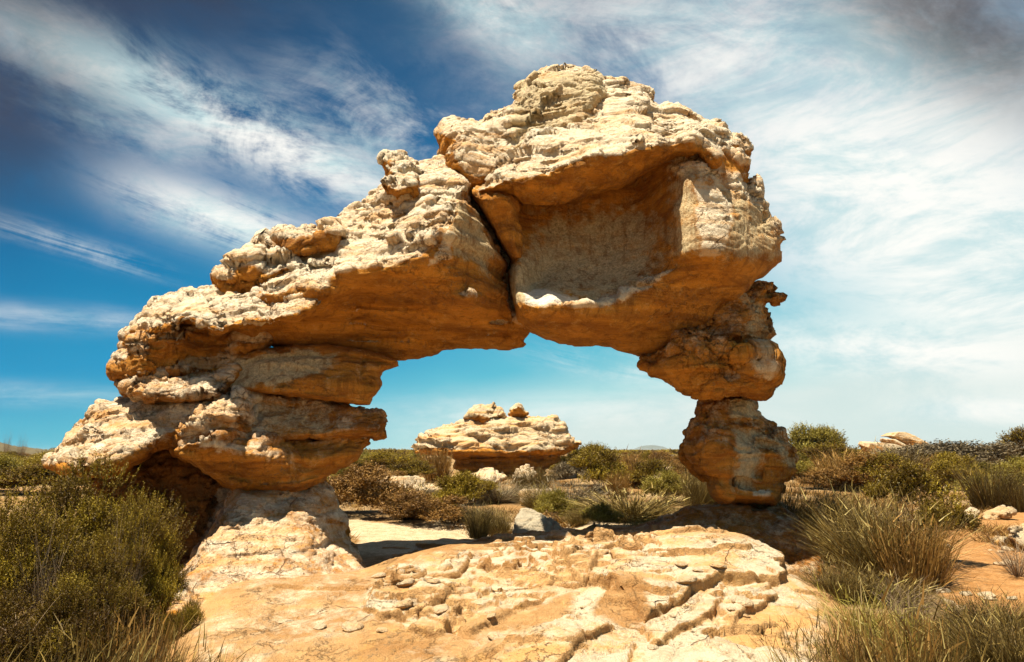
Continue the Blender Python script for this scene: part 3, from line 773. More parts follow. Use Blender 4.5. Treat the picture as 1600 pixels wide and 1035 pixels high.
PLATES = [([(860, 858), (940, 838), (1060, 832), (1180, 846), (1222, 878), (1224, 910), (1180, 914), (1118, 911), (1085, 928), (1050, 955), (1005, 975), (985, 950), (960, 930), (900, 905)], 0.085, 3),
          ([(1000, 985), (1050, 958), (1110, 925), (1128, 930), (1122, 955), (1112, 972), (1060, 990), (1020, 1010)], 0.05, 2.5),
          ([(1130, 930), (1200, 918), (1215, 935), (1170, 955), (1140, 985), (1122, 960)], 0.05, 2.5),
          ([(730, 1060), (800, 1000), (900, 975), (960, 985), (900, 1015), (860, 1060)], 0.05, 2.5),
          ([(690, 985), (720, 945), (800, 925), (850, 935), (800, 960), (735, 990)], 0.05, 2.5),
          ([(570, 950), (590, 925), (660, 920), (700, 930), (655, 955), (600, 965)], 0.06, 2.5),
          ([(640, 990), (690, 950), (720, 955), (690, 995)], 0.05, 2), ([(600, 900), (660, 872), (740, 868), (720, 895), (640, 912)], 0.06, 2.5), ([(830, 905), (880, 870), (930, 880), (905, 915)], 0.06, 2.5),
          ([(750, 880), (800, 860), (830, 868), (800, 890)], 0.05, 2), ([(880, 860), (930, 840), (960, 850), (940, 870)], 0.05, 2), ([(1090, 830), (1130, 822), (1150, 832), (1110, 842)], 0.05, 2)]
hang = np.zeros(X.shape)                     # how far each ledge leans out over what lies below
for poly, h_, e_ in PLATES:
    up_ = sstep(poly_sd(Uj, Vj, poly), -e_, e_ * 1.3)
    Zb = Zb + 0.95 * h_ * up_
    hang = hang + 0.8 * h_ * up_
CR = [([(1000, 990), (1080, 960), (1112, 920), (1180, 912)], 2.5, 0.03), ([(1110, 1010), (1125, 950), (1205, 925)], 2.5, 0.03), ([(930, 1035), (1000, 1000), (1100, 1010), (1150, 1035)], 2, 0.02), ([(780, 1030), (850, 990), (960, 975), (1010, 990)], 2, 0.025),
      ([(430, 975), (520, 940), (560, 900)], 3, 0.015), ([(1180, 960), (1230, 985), (1260, 1035)], 2, 0.02), ([(600, 1035), (650, 1000), (720, 980)], 2, 0.02), ([(1050, 1035), (1060, 1000), (1040, 985)], 2, 0.02)]
for pts, w_, dep in CR:
    Zb = Zb - dep * np.exp(-(line_d(Uj, Vj, pts) / w_) ** 2)
n = X.size
idx = np.arange(n).reshape(X.shape)
Q = np.stack([idx[:-1, :-1].ravel(), idx[:-1, 1:].ravel(), idx[1:, 1:].ravel(), idx[1:, :-1].ravel()], 1)
Vt = np.stack([X.ravel(), Y.ravel(), Zb.ravel()], 1)
# flakes: tilted plates broken along joints
Vt[:, 1] -= hang.ravel()
raw = 0.12 * fbm(Vt * np.array([1.6, 2.4, 1.0]), 4, 160, 0.55)
for sz, ht, sd in ((0.60, 0.070, 64), (0.26, 0.040, 65)):
    q = np.stack([Vt[:, 0] / sz, Vt[:, 1] / (sz * 0.62), 0 * Vt[:, 0] + 0.5], 1) + 0.42 * np.stack([fbm(Vt * (1.7 / sz), 3, sd + 60), fbm(Vt * (1.7 / sz), 3, sd + 80), 0 * Vt[:, 0]], 1)
    f1, f2, cid, ti = voronoi(q, sd)
    raw = raw + ht * (cid - 0.45) + 0.35 * ht * ti
LAY = 0.038                                  # thin sheets peeling off one above the other
k_ = np.floor(raw / LAY)
fl = (LAY * (k_ + sstep(raw / LAY - k_, 0.72, 1.0)) + 0.15 * raw) * flaky.ravel()
Vt[:, 2] += fl
Vt[:, 1] -= 0.7 * np.maximum(fl, 0)
behind = sstep(Vt[:, 1], 6.9, 7.4)
pale_side = sstep(Vt[:, 0] + 0.35 * fbm(Vt * 1.1, 2, 190), -0.75, 0.25)
for sz, ht, sd in ((0.95, 0.085, 181), (0.42, 0.045, 182), (0.17, 0.020, 183)):
    q = np.stack([Vt[:, 0] / sz, Vt[:, 1] / (sz * 0.62), 0 * Vt[:, 0] + 0.5], 1) + 0.38 * np.stack([fbm(Vt * (1.6 / sz), 3, sd + 20 + k_) for k_ in (0, 1)] + [0 * Vt[:, 0]], 1)
    f1, f2, cid, ti = voronoi(q, sd)
    gate = sstep(fbm(Vt * (0.9 / sz ** 0.5), 2, sd + 40), -0.25, 0.15)
    st_ = (ht * (cid - 0.5) + 0.4 * ht * ti) * gate * (0.25 + 0.75 * pale_side)
    Vt[:, 2] += st_ - 0.35 * ht * gate * (1 - sstep(f2 - f1, 0, 0.05)) * pale_side
    Vt[:, 1] -= 0.6 * np.maximum(st_, 0)
ro = 0.14 + 0.14 * flaky.ravel() + 0.5 * behind
Vt = rockify(Vt, Q, np.clip(ro, 0, 1), 171, 1.0, 0.0, 0.45, 0.8, 1.0, None)
Zc = zones_at(Uj, Vj, [(0, [(280, 900), (640, 880), (640, 960), (500, 1035), (300, 1060)], 25, 0.42), (0, FLAKY, 14, 0.78),
                       (0, [(850, 860), (1060, 830), (1230, 870), (1300, 960), (1260, 1080), (720, 1080), (800, 1000), (900, 960)], 25, 0.85), (0, [(940, 925), (1000, 920), (1010, 975), (975, 985), (930, 960)], 14, 0.15),
                       (0, [(640, 1010), (760, 970), (900, 960), (800, 1000), (700, 1060), (600, 1060)], 18, 0.4)])
Zc[..., 0] = Zc[..., 0] + 0.16 * n1
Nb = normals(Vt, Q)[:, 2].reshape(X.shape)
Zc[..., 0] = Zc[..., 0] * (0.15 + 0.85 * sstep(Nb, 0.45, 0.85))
BED = Vt.copy()
mesh_obj('bedrock', Vt, Q, M_PAVE, None, Zc.reshape(-1, 3))['kind'] = 'structure'
#VEGETATION
# ------------------------------------------------------------------ ground
def ground_z(x, y):
    x = np.asarray(x, float); y = np.asarray(y, float)
    z = 0.5 + 0 * x
    z = z - 0.42 * sstep(-x, 1.6, 3.2) * sstep(7.5, 5.5, y) if False else z
    left = sstep(-x - 0.25 * (y - 5), 1.8, 3.0) * (1 - sstep(y, 6.5, 9.0))
    z = z - 0.40 * left
    hole = np.exp(-(((x - 2.75) / 0.75) ** 2 + ((y - 6.6) / 0.9) ** 2))
    z = z - 0.25 * hole
    near = 1 - sstep(y, 2.0, 4.5)
    z = z - 0.25 * near
    z = z - 0.45 * sstep(x, -2.6, -1.9) * sstep(-x, -2.6, -2.0) * sstep(y, 2.0, 3.0) * sstep(-y, -7.2, -6.2)
    q = np.stack([x.ravel() * 0.25, y.ravel() * 0.25, 0 * x.ravel()], 1)
    far = sstep(np.sqrt(x * x + y * y), 9, 60)
    z = z + (0.10 * fbm(q * 2.2, 3, 301) + 0.03 * fbm(q * 12, 3, 302)).reshape(x.shape) * (1 - 0.3 * far)
    z = z + far * 0.35 * fbm(q * 0.2, 3, 303).reshape(x.shape)
    return z


rr = np.concatenate([[0.0], np.geomspace(0.6, 6000, 330)])
aa = np.concatenate([np.linspace(-180, -50, 60, endpoint=False), np.linspace(-50, 50, 520, endpoint=False), np.linspace(50, 180, 60)]) * math.pi / 180
A_, R_ = np.meshgrid(aa, rr)
gx, gy = R_ * np.sin(A_), R_ * np.cos(A_)
gzz = ground_z(gx, gy)
Vg = np.stack([gx.ravel(), gy.ravel(), gzz.ravel()], 1)
idx = np.arange(gx.size).reshape(gx.shape)
Qg = np.stack([idx[:-1, :-1].ravel(), idx[1:, :-1].ravel(), idx[1:, 1:].ravel(), idx[:-1, 1:].ravel()], 1)
Qg = Qg[:, ::-1]
gu, gv = to_pix(np.stack([gx, gy, gzz], -1))
uv3 = np.stack([gx.ravel() * 1.5, gy.ravel() * 1.5, 0 * gx.ravel()], 1)
nj = fbm(uv3, 3, 310).reshape(gx.shape)
frontal = gy > 1.5
gj, hj = gu + 16 * nj, gv + 6 * nj
Zg = zones_at(gj, hj, [(0, [(545, 812), (640, 820), (760, 815), (820, 815), (1120, 800), (1120, 840), (760, 870), (560, 870)], 8, 0.75),
                       (0, [(540, 745), (660, 748), (700, 770), (600, 780), (545, 780)], 5, 0.8), (0, [(960, 735), (1100, 735), (1100, 752), (960, 752)], 4, 0.9),
                       (1, [(1450, 830), (1500, 805), (1640, 790), (1640, 900), (1640, 1040), (1540, 1040), (1440, 900)], 14, 1.0)]) * frontal[..., None]


def ground_material():
    m = bpy.data.materials.new('sandy_ground')
    m.use_nodes = True
    g = NT(m.node_tree)
    p = g.new('ShaderNodeNewGeometry').outputs['Position']
    at_ = g.new('ShaderNodeAttribute', attribute_name='zone')
    s = g.new('ShaderNodeSeparateColor')
    g.put(s.inputs[0], at_.outputs['Color'])
    R, G = s.outputs[0], s.outputs[1]
    n1 = g.noise(p, 0.7, 4, 0.6); n2 = g.noise(p, 7.0, 5, 0.7); n3 = g.noise(p, 60.0, 4, 0.75)
    jig = g.math('ADD', g.math('SUBTRACT', n2, 0.5), g.math('MULTIPLY', g.math('SUBTRACT', n3, 0.5), 0.6))
    c = g.mix(g.step(n2, 0.35, 0.65), (0.20, 0.125, 0.055), (0.38, 0.26, 0.13))
    c = g.mix(g.step(n1, 0.45, 0.60), c, (0.30, 0.17, 0.065))
    pale = g.mix(g.step(n2, 0.35, 0.65), (0.46, 0.35, 0.21), (0.60, 0.47, 0.30))
    c = g.mix(g.step(g.math('ADD', R, jig), 0.25, 0.75), c, pale)
    path = g.mix(g.step(n2, 0.35, 0.7), (0.34, 0.160, 0.050), (0.46, 0.25, 0.10))
    c = g.mix(g.step(g.math('ADD', G, jig), 0.25, 0.75), c, path)
    c = g.mix(g.math('MULTIPLY', g.step(n3, 0.52, 0.62), 0.6), c, (0.13, 0.078, 0.032))
    n4 = g.noise(p, 22.0, 4, 0.75)
    c = g.mix(g.math('MULTIPLY', g.step(n4, 0.55, 0.66), 0.6), c, (0.20, 0.115, 0.045))
    bs = g.new('ShaderNodeBsdfPrincipled')
    g.put(bs.inputs['Base Color'], c)
    bs.inputs['Roughness'].default_value = 0.95
    bs.inputs['Specular IOR Level'].default_value = 0.1
    g.put(bs.inputs['Normal'], g.bump(g.math('ADD', n2, g.math('MULTIPLY', n3, 0.5)), 0.8, 0.05))
    out = g.new('ShaderNodeOutputMaterial')
    g.t.links.new(bs.outputs[0], out.inputs[0])
    return m


mesh_obj('ground', Vg, Qg, ground_material(), None, Zg.reshape(-1, 3))['kind'] = 'structure'


def ground_at(u, v):
    """point of the ground seen at a pixel"""
    d = pix_dir(u, v)
    lo, hi = 1.0, 400.0
    ys = np.geomspace(lo, hi, 1500)
    P_ = EYE + d[None] * (ys / d[1])[:, None]
    below = P_[:, 2] < ground_z(P_[:, 0], P_[:, 1])
    i = int(np.argmax(below)) if below.any() else len(ys) - 1
    return P_[i]


# ------------------------------------------------------------------ plants
def leaf_material(name, stops, trans=0.25, ns=1.0, rough=0.6):
    m = bpy.data.materials.new(name)
    m.use_nodes = True
    g = NT(m.node_tree)
    at_ = g.new('ShaderNodeAttribute', attribute_name='zone')
    s = g.new('ShaderNodeSeparateColor')
    g.put(s.inputs[0], at_.outputs['Color'])
    oi = g.new('ShaderNodeObjectInfo')
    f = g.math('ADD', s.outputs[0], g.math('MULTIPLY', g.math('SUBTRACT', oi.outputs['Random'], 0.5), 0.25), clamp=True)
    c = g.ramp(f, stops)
    d1 = g.new('ShaderNodeBsdfPrincipled')
    g.put(d1.inputs['Base Color'], c)
    d1.inputs['Roughness'].default_value = rough
    d1.inputs['Specular IOR Level'].default_value = 0.25
    t1 = g.new('ShaderNodeBsdfTranslucent')
    g.put(t1.inputs[0], c)
    mx = g.new('ShaderNodeMixShader')
    mx.inputs[0].default_value = trans
    g.t.links.new(d1.outputs[0], mx.inputs[1]); g.t.links.new(t1.outputs[0], mx.inputs[2])
    out = g.new('ShaderNodeOutputMaterial')
    g.t.links.new(mx.outputs[0], out.inputs[0])
    return m


REED = leaf_material('reed_stems', [(0.0, (0.0304, 0.0177, 0.0047)), (0.35, (0.0658, 0.0418, 0.0093)), (0.65, (0.1316, 0.0854, 0.0172)), (0.9, (0.2732, 0.1877, 0.0469)), (1.0, (0.4250, 0.3338, 0.1173))], 0.1)
GOLD = leaf_material('golden_stems', [(0.0, (0.0770, 0.0360, 0.0074)), (0.4, (0.1870, 0.0950, 0.0184)), (0.75, (0.3080, 0.1651, 0.0368)), (1.0, (0.4840, 0.3201, 0.1104))], 0.12)
GREYR = leaf_material('grey_stems', [(0.0, (0.0528, 0.0374, 0.0184)), (0.5, (0.1584, 0.1200, 0.0644)), (1.0, (0.3802, 0.3050, 0.1840))], 0.1)
GREEN = leaf_material('green_blades', [(0.0, (0.06, 0.042, 0.006)), (0.5, (0.155, 0.125, 0.015)), (0.8, (0.27, 0.22, 0.035)), (1.0, (0.42, 0.34, 0.12))], 0.2)
OLIVE = leaf_material('olive_leaves', [(0.0, (0.045, 0.022, 0.004)), (0.28, (0.10, 0.060, 0.006)), (0.55, (0.225, 0.155, 0.012)), (1.0, (0.50, 0.37, 0.032))], 0.32)
YELLOW = leaf_material('yellow_green_leaves', [(0.0, (0.07, 0.048, 0.007)), (0.4, (0.165, 0.125, 0.015)), (0.8, (0.28, 0.225, 0.028)), (1.0, (0.42, 0.35, 0.09))], 0.25)
TWIG = leaf_material('twigs', [(0.0, (0.10, 0.06, 0.03)), (1.0, (0.32, 0.23, 0.14))], 0.0)
FLOWER = leaf_material('pale_flowers', [(0.0, (0.60, 0.50, 0.20)), (1.0, (0.85, 0.78, 0.5))], 0.2)


def ribbons(base, dirs, length, width, bend, segs, rng, shade):
    """tapering blades: n base points, start directions, lengths, widths, sag"""
    n_ = len(base)
    t = np.linspace(0, 1, segs + 1)
    side = np.cross(dirs, rng.normal(size=(n_, 3)))
    side /= np.maximum(np.linalg.norm(side, axis=1, keepdims=True), 1e-6)
    out = np.array(dirs); out[:, 2] = 0
    P_ = base[:, None] + dirs[:, None] * (length[:, None] * t)[..., None]
    P_ = P_ + out[:, None] * (bend[:, None] * length[:, None] * t ** 2)[..., None]
    P_[..., 2] -= (bend * length * 0.7)[:, None] * t ** 2.2
    w = (width[:, None] * (1 - 0.8 * t))[..., None] * 0.5
    Lf = P_ - side[:, None] * w; Rt = P_ + side[:, None] * w
    Vv = np.stack([Lf, Rt], 2).reshape(-1, 3)
    k0 = (np.arange(n_)[:, None] * (segs + 1) + np.arange(segs)[None]).ravel() * 2
    Qv = np.stack([k0, k0 + 1, k0 + 3, k0 + 2], 1)
    z = np.repeat(shade, (segs + 1) * 2)
    return Vv, Qv, np.stack([z, z, z], 1)


def join(parts):
    Vs, Qs, Zs, o = [], [], [], 0
    for a_, b_, c_ in parts:
        Vs.append(a_); Qs.append(b_ + o); Zs.append(c_); o += len(a_)
    return np.concatenate(Vs), np.concatenate(Qs), np.concatenate(Zs)


def tussock_mesh(n_, rad, h, spread, width, seed, lean=(0, 0), bend=0.25, segs=4, tuft=0.25, bright=0.5):
    rng = np.random.default_rng(seed)
    a = rng.uniform(0, 2 * math.pi, n_); r_ = rad * np.sqrt(rng.uniform(0, 1, n_))
    base = np.stack([r_ * np.cos(a), r_ * np.sin(a), np.full(n_, -0.03)], 1)
    # stems come up in bunches that lean together
    nb = max(5, n_ // 60)
    bx = rng.normal(size=(nb, 2)) * 0.35
    bi = rng.integers(0, nb, n_)
    til = spread * np.sqrt(rng.uniform(0.0, 1, n_))
    d = np.stack([np.cos(a) * til + lean[0] + bx[bi, 0] * spread + rng.normal(size=n_) * 0.06, np.sin(a) * til + lean[1] + bx[bi, 1] * spread + rng.normal(size=n_) * 0.06, np.ones(n_)], 1)
    d /= np.linalg.norm(d, axis=1, keepdims=True)
    ln = h * rng.uniform(0.35, 1.08, n_) ** 0.8 * (1 - 0.25 * (til / max(spread, 1e-3)))
    dead = rng.random(n_) < 0.16
    d[dead] += rng.normal(size=(dead.sum(), 3)) * np.array([0.7, 0.7, 0.15])
    d[:, 2] = np.maximum(d[:, 2], 0.08)
    d /= np.linalg.norm(d, axis=1, keepdims=True)
    ln[dead] *= 0.6
    sh = np.clip(rng.normal(bright, 0.22, n_), 0, 1)
    parts = [ribbons(base, d, ln, width * rng.uniform(0.6, 1.2, n_), bend * rng.uniform(0.2, 1.4, n_), segs, rng, sh)]
    if tuft:
        # short seed heads and side shoots near the tips
        k_ = rng.random(n_) < tuft
        tip = base[k_] + d[k_] * (ln[k_] * rng.uniform(0.65, 0.95, k_.sum()))[:, None]
        m_ = len(tip)
        d2 = d[k_] + rng.normal(size=(m_, 3)) * 0.35
        d2 /= np.linalg.norm(d2, axis=1, keepdims=True)
        parts.append(ribbons(tip, d2, ln[k_] * 0.16, np.full(m_, width * 1.2), np.full(m_, 0.1), 2, rng, np.clip(sh[k_] + 0.15, 0, 1)))
    return join(parts)


def shrub_mesh(n_, rx, ry, h, leaf, per, seed, upness=0.8, stem_w=0.004, clump=7, lean=(0, 0), bright=0.5):
    """leafy sprigs gathered in clumps through the crown, every sprig a stem with small leaves"""
    rng = np.random.default_rng(seed)
    # clump centres on the crown's dome, uneven
    a = rng.uniform(0, 2 * math.pi, clump); el = np.arcsin(rng.uniform(0.05, 1, clump))
    rr_ = rng.uniform(0.55, 0.98, clump)
    cc = np.stack([rx * rr_ * np.cos(a) * np.cos(el), ry * rr_ * np.sin(a) * np.cos(el), h * (0.25 + 0.70 * rr_ * np.sin(el))], 1)
    cr = rng.uniform(0.15, 0.40, clump)
    ci_ = rng.integers(0, clump, n_)
    v_ = rng.normal(size=(n_, 3)); v_ /= np.linalg.norm(v_, axis=1, keepdims=True)
    v_[:, 2] = np.abs(v_[:, 2]) * 0.9 - 0.2
    rad = rng.uniform(0.35, 1.0, n_) ** 0.6
    p0 = cc[ci_] + v_ * (rad * cr[ci_])[:, None] * np.array([rx, ry, h * 0.75])
    p0[:, 2] = np.maximum(p0[:, 2], 0.04)
    d = v_ * 0.8 + np.array([lean[0], lean[1], upness]) + rng.normal(size=(n_, 3)) * 0.25
    d /= np.linalg.norm(d, axis=1, keepdims=True)
    ln = leaf * per * 0.42 * rng.uniform(0.6, 1.25, n_)
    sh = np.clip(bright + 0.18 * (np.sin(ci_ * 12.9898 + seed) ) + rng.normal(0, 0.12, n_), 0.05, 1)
    parts = [ribbons(p0, d, ln, np.full(n_, stem_w), np.full(n_, 0.05), 1, rng, sh * 0.4)]
    # leaves
    t = np.tile(np.linspace(0.12, 1.0, per), n_)
    i = np.repeat(np.arange(n_), per)
    b = p0[i] + d[i] * (ln[i] * t)[:, None]
    ld = rng.normal(size=(len(i), 3)); ld -= d[i] * (ld * d[i]).sum(1, keepdims=True) * 0.7
    ld = ld / np.linalg.norm(ld, axis=1, keepdims=True) + d[i] * 0.8
    ld /= np.linalg.norm(ld, axis=1, keepdims=True)
    sd = np.cross(ld, rng.normal(size=(len(i), 3))); sd /= np.linalg.norm(sd, axis=1, keepdims=True)
    L_ = (leaf * rng.uniform(0.7, 1.3, len(i)) * (1.1 - 0.5 * t))[:, None]
    m_ = b + ld * L_ * 0.5
    Vl = np.stack([b, m_ + sd * L_ * 0.22, b + ld * L_, m_ - sd * L_ * 0.22], 1).reshape(-1, 3)
    Ql = np.arange(len(Vl)).reshape(-1, 4)
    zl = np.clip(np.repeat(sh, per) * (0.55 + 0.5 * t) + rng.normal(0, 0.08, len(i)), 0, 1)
    zl = np.repeat(zl, 4)
    parts.append((Vl, Ql, np.stack([zl] * 3, 1)))
    return join(parts)


def twig_mesh(n_, rx, ry, h, seed, w=0.012):
    rng = np.random.default_rng(seed)
    parts = []
    a = rng.uniform(0, 2 * math.pi, n_)
    d = np.stack([np.cos(a) * rx * rng.uniform(0.1, 0.9, n_), np.sin(a) * ry * rng.uniform(0.1, 0.9, n_), h * rng.uniform(0.5, 0.85, n_)], 1)
    ln = np.linalg.norm(d, axis=1); d = d / ln[:, None]
    b0 = np.zeros((n_, 3)); b0[:, 2] = -0.05
    parts.append(ribbons(b0, d, ln, np.full(n_, w), np.full(n_, 0.12), 4, rng, rng.uniform(0.1, 0.9, n_)))
    for _ in range(3):
        t = rng.uniform(0.3, 0.9, n_)
        d2 = d + rng.normal(size=(n_, 3)) * 0.45
        d2 /= np.linalg.norm(d2, axis=1, keepdims=True)
        parts.append(ribbons(b0 + d * (ln * t)[:, None], d2, ln * 0.45, np.full(n_, w * 0.5), np.full(n_, 0.1), 3, rng, rng.uniform(0.1, 0.9, n_)))
    return join(parts)


def put(o, p, rz=0.0, s=(1, 1, 1)):
    o.location = p
    o.rotation_euler = (0, 0, rz)
    o.scale = s
    return o


MESHES = {}


def shared(kind, fn):
    if kind not in MESHES:
        parts = fn()
        obs = []
        for nm, (Vv, Qv, Zv), mt in parts:
            o = mesh_obj(nm, Vv, Qv, mt, None, Zv, smooth=False)
            obs.append((nm, o.data))
            bpy.data.objects.remove(o)
        MESHES[kind] = obs
    return MESHES[kind]


def plant(name, kind, fn, p, rz, s, label, cat, group=None):
    data = shared(kind, fn)
    if len(data) == 1:
        o = bpy.data.objects.new(name, data[0][1])
        COL.objects.link(o)
        put(o, p, rz, s)
    else:
        o = empty(name, p)
        put(o, p, rz, s)
        for nm, me in data:
            c_ = bpy.data.objects.new(nm, me)
            COL.objects.link(c_)
            c_.parent = o
            if nm == 'flowers': c_['kind'] = 'stuff'
    tag(o, label, cat, group)
    return o


KINDS = {
    # unit plants: about 1 m tall and 1 m wide, scaled where they stand
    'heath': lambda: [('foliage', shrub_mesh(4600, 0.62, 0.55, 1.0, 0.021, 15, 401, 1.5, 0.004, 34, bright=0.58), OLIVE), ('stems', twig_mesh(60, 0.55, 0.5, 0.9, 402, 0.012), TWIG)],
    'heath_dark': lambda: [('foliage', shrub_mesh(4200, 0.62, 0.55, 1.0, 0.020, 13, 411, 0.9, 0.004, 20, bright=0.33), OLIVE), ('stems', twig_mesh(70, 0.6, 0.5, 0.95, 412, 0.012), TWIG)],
    'reed': lambda: [('reed_stems', tussock_mesh(2600, 0.20, 1.0, 0.60, 0.0065, 421, (0.08, 0), 0.26, 5, 0.4), REED)],
    'reed_lean': lambda: [('reed_stems', tussock_mesh(2400, 0.22, 1.0, 0.45, 0.0065, 422, (0.38, 0), 0.26, 5, 0.4), REED)],
    'reed_upright': lambda: [('reed_stems', tussock_mesh(1100, 0.20, 1.0, 0.40, 0.010, 423, (0.05, 0), 0.2), REED)],
    'gold_grass': lambda: [('grass_stems', tussock_mesh(900, 0.22, 1.0, 0.30, 0.014, 424, (0.1, 0), 0.15), GOLD)],
    'grey_tussock': lambda: [('reed_stems', tussock_mesh(1300, 0.18, 0.85, 0.95, 0.013, 425, (0.1, 0), 0.35), GREYR)],
    'dark_tussock': lambda: [('reed_stems', tussock_mesh(1500, 0.16, 0.85, 1.1, 0.013, 426, (0, 0), 0.38, bright=0.55), REED)],
    'green_tussock': lambda: [('grass_blades', tussock_mesh(900, 0.14, 1.0, 0.75, 0.009, 427, (0.12, 0), 0.45, 5, bright=0.6), GREEN)],
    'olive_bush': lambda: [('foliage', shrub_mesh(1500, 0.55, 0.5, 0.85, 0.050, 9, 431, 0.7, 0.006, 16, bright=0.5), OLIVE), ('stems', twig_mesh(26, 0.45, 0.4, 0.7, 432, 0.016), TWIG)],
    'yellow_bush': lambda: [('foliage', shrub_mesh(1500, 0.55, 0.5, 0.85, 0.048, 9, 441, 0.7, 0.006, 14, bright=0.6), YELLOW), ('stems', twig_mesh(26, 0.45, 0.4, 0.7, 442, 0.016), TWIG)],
    'gold_bush': lambda: [('foliage', shrub_mesh(1500, 0.55, 0.5, 0.8, 0.050, 9, 451, 1.0, 0.008, 14, bright=0.4), GOLD)],
    'grey_bush': lambda: [('foliage', shrub_mesh(1400, 0.55, 0.5, 0.8, 0.05, 8, 461, 0.8, 0.008, 14, bright=0.5), GREYR)],
    'flower_bush': lambda: [('foliage', shrub_mesh(1500, 0.5, 0.45, 1.0, 0.034, 9, 471, 1.1, 0.006, 16, bright=0.5), OLIVE), ('stems', twig_mesh(60, 0.5, 0.45, 0.95, 472, 0.010), TWIG),
                            ('flowers', shrub_mesh(150, 0.5, 0.45, 1.06, 0.020, 3, 471, 1.1, 0.004, 16, bright=0.7), FLOWER)],
    'twigs': lambda: [('twigs', twig_mesh(90, 0.5, 0.5, 1.0, 481, 0.010), TWIG)],
}
NAMES = {'heath': 'heath_shrub', 'heath_dark': 'heath_shrub', 'reed': 'reed_tussock', 'reed_lean': 'reed_tussock', 'reed_upright': 'reed_tussock', 'gold_grass': 'grass_tussock', 'grey_tussock': 'reed_tussock',
         'dark_tussock': 'reed_tussock', 'green_tussock': 'grass_tussock', 'olive_bush': 'scrub_bush', 'yellow_bush': 'scrub_bush', 'gold_bush': 'scrub_bush', 'grey_bush': 'scrub_bush', 'flower_bush': 'flowering_shrub', 'twigs': 'dry_twigs'}
CATS = {'heath_shrub': 'shrub', 'reed_tussock': 'reeds', 'grass_tussock': 'grass tussock', 'scrub_bush': 'bush', 'flowering_shrub': 'shrub', 'dry_twigs': 'twigs'}

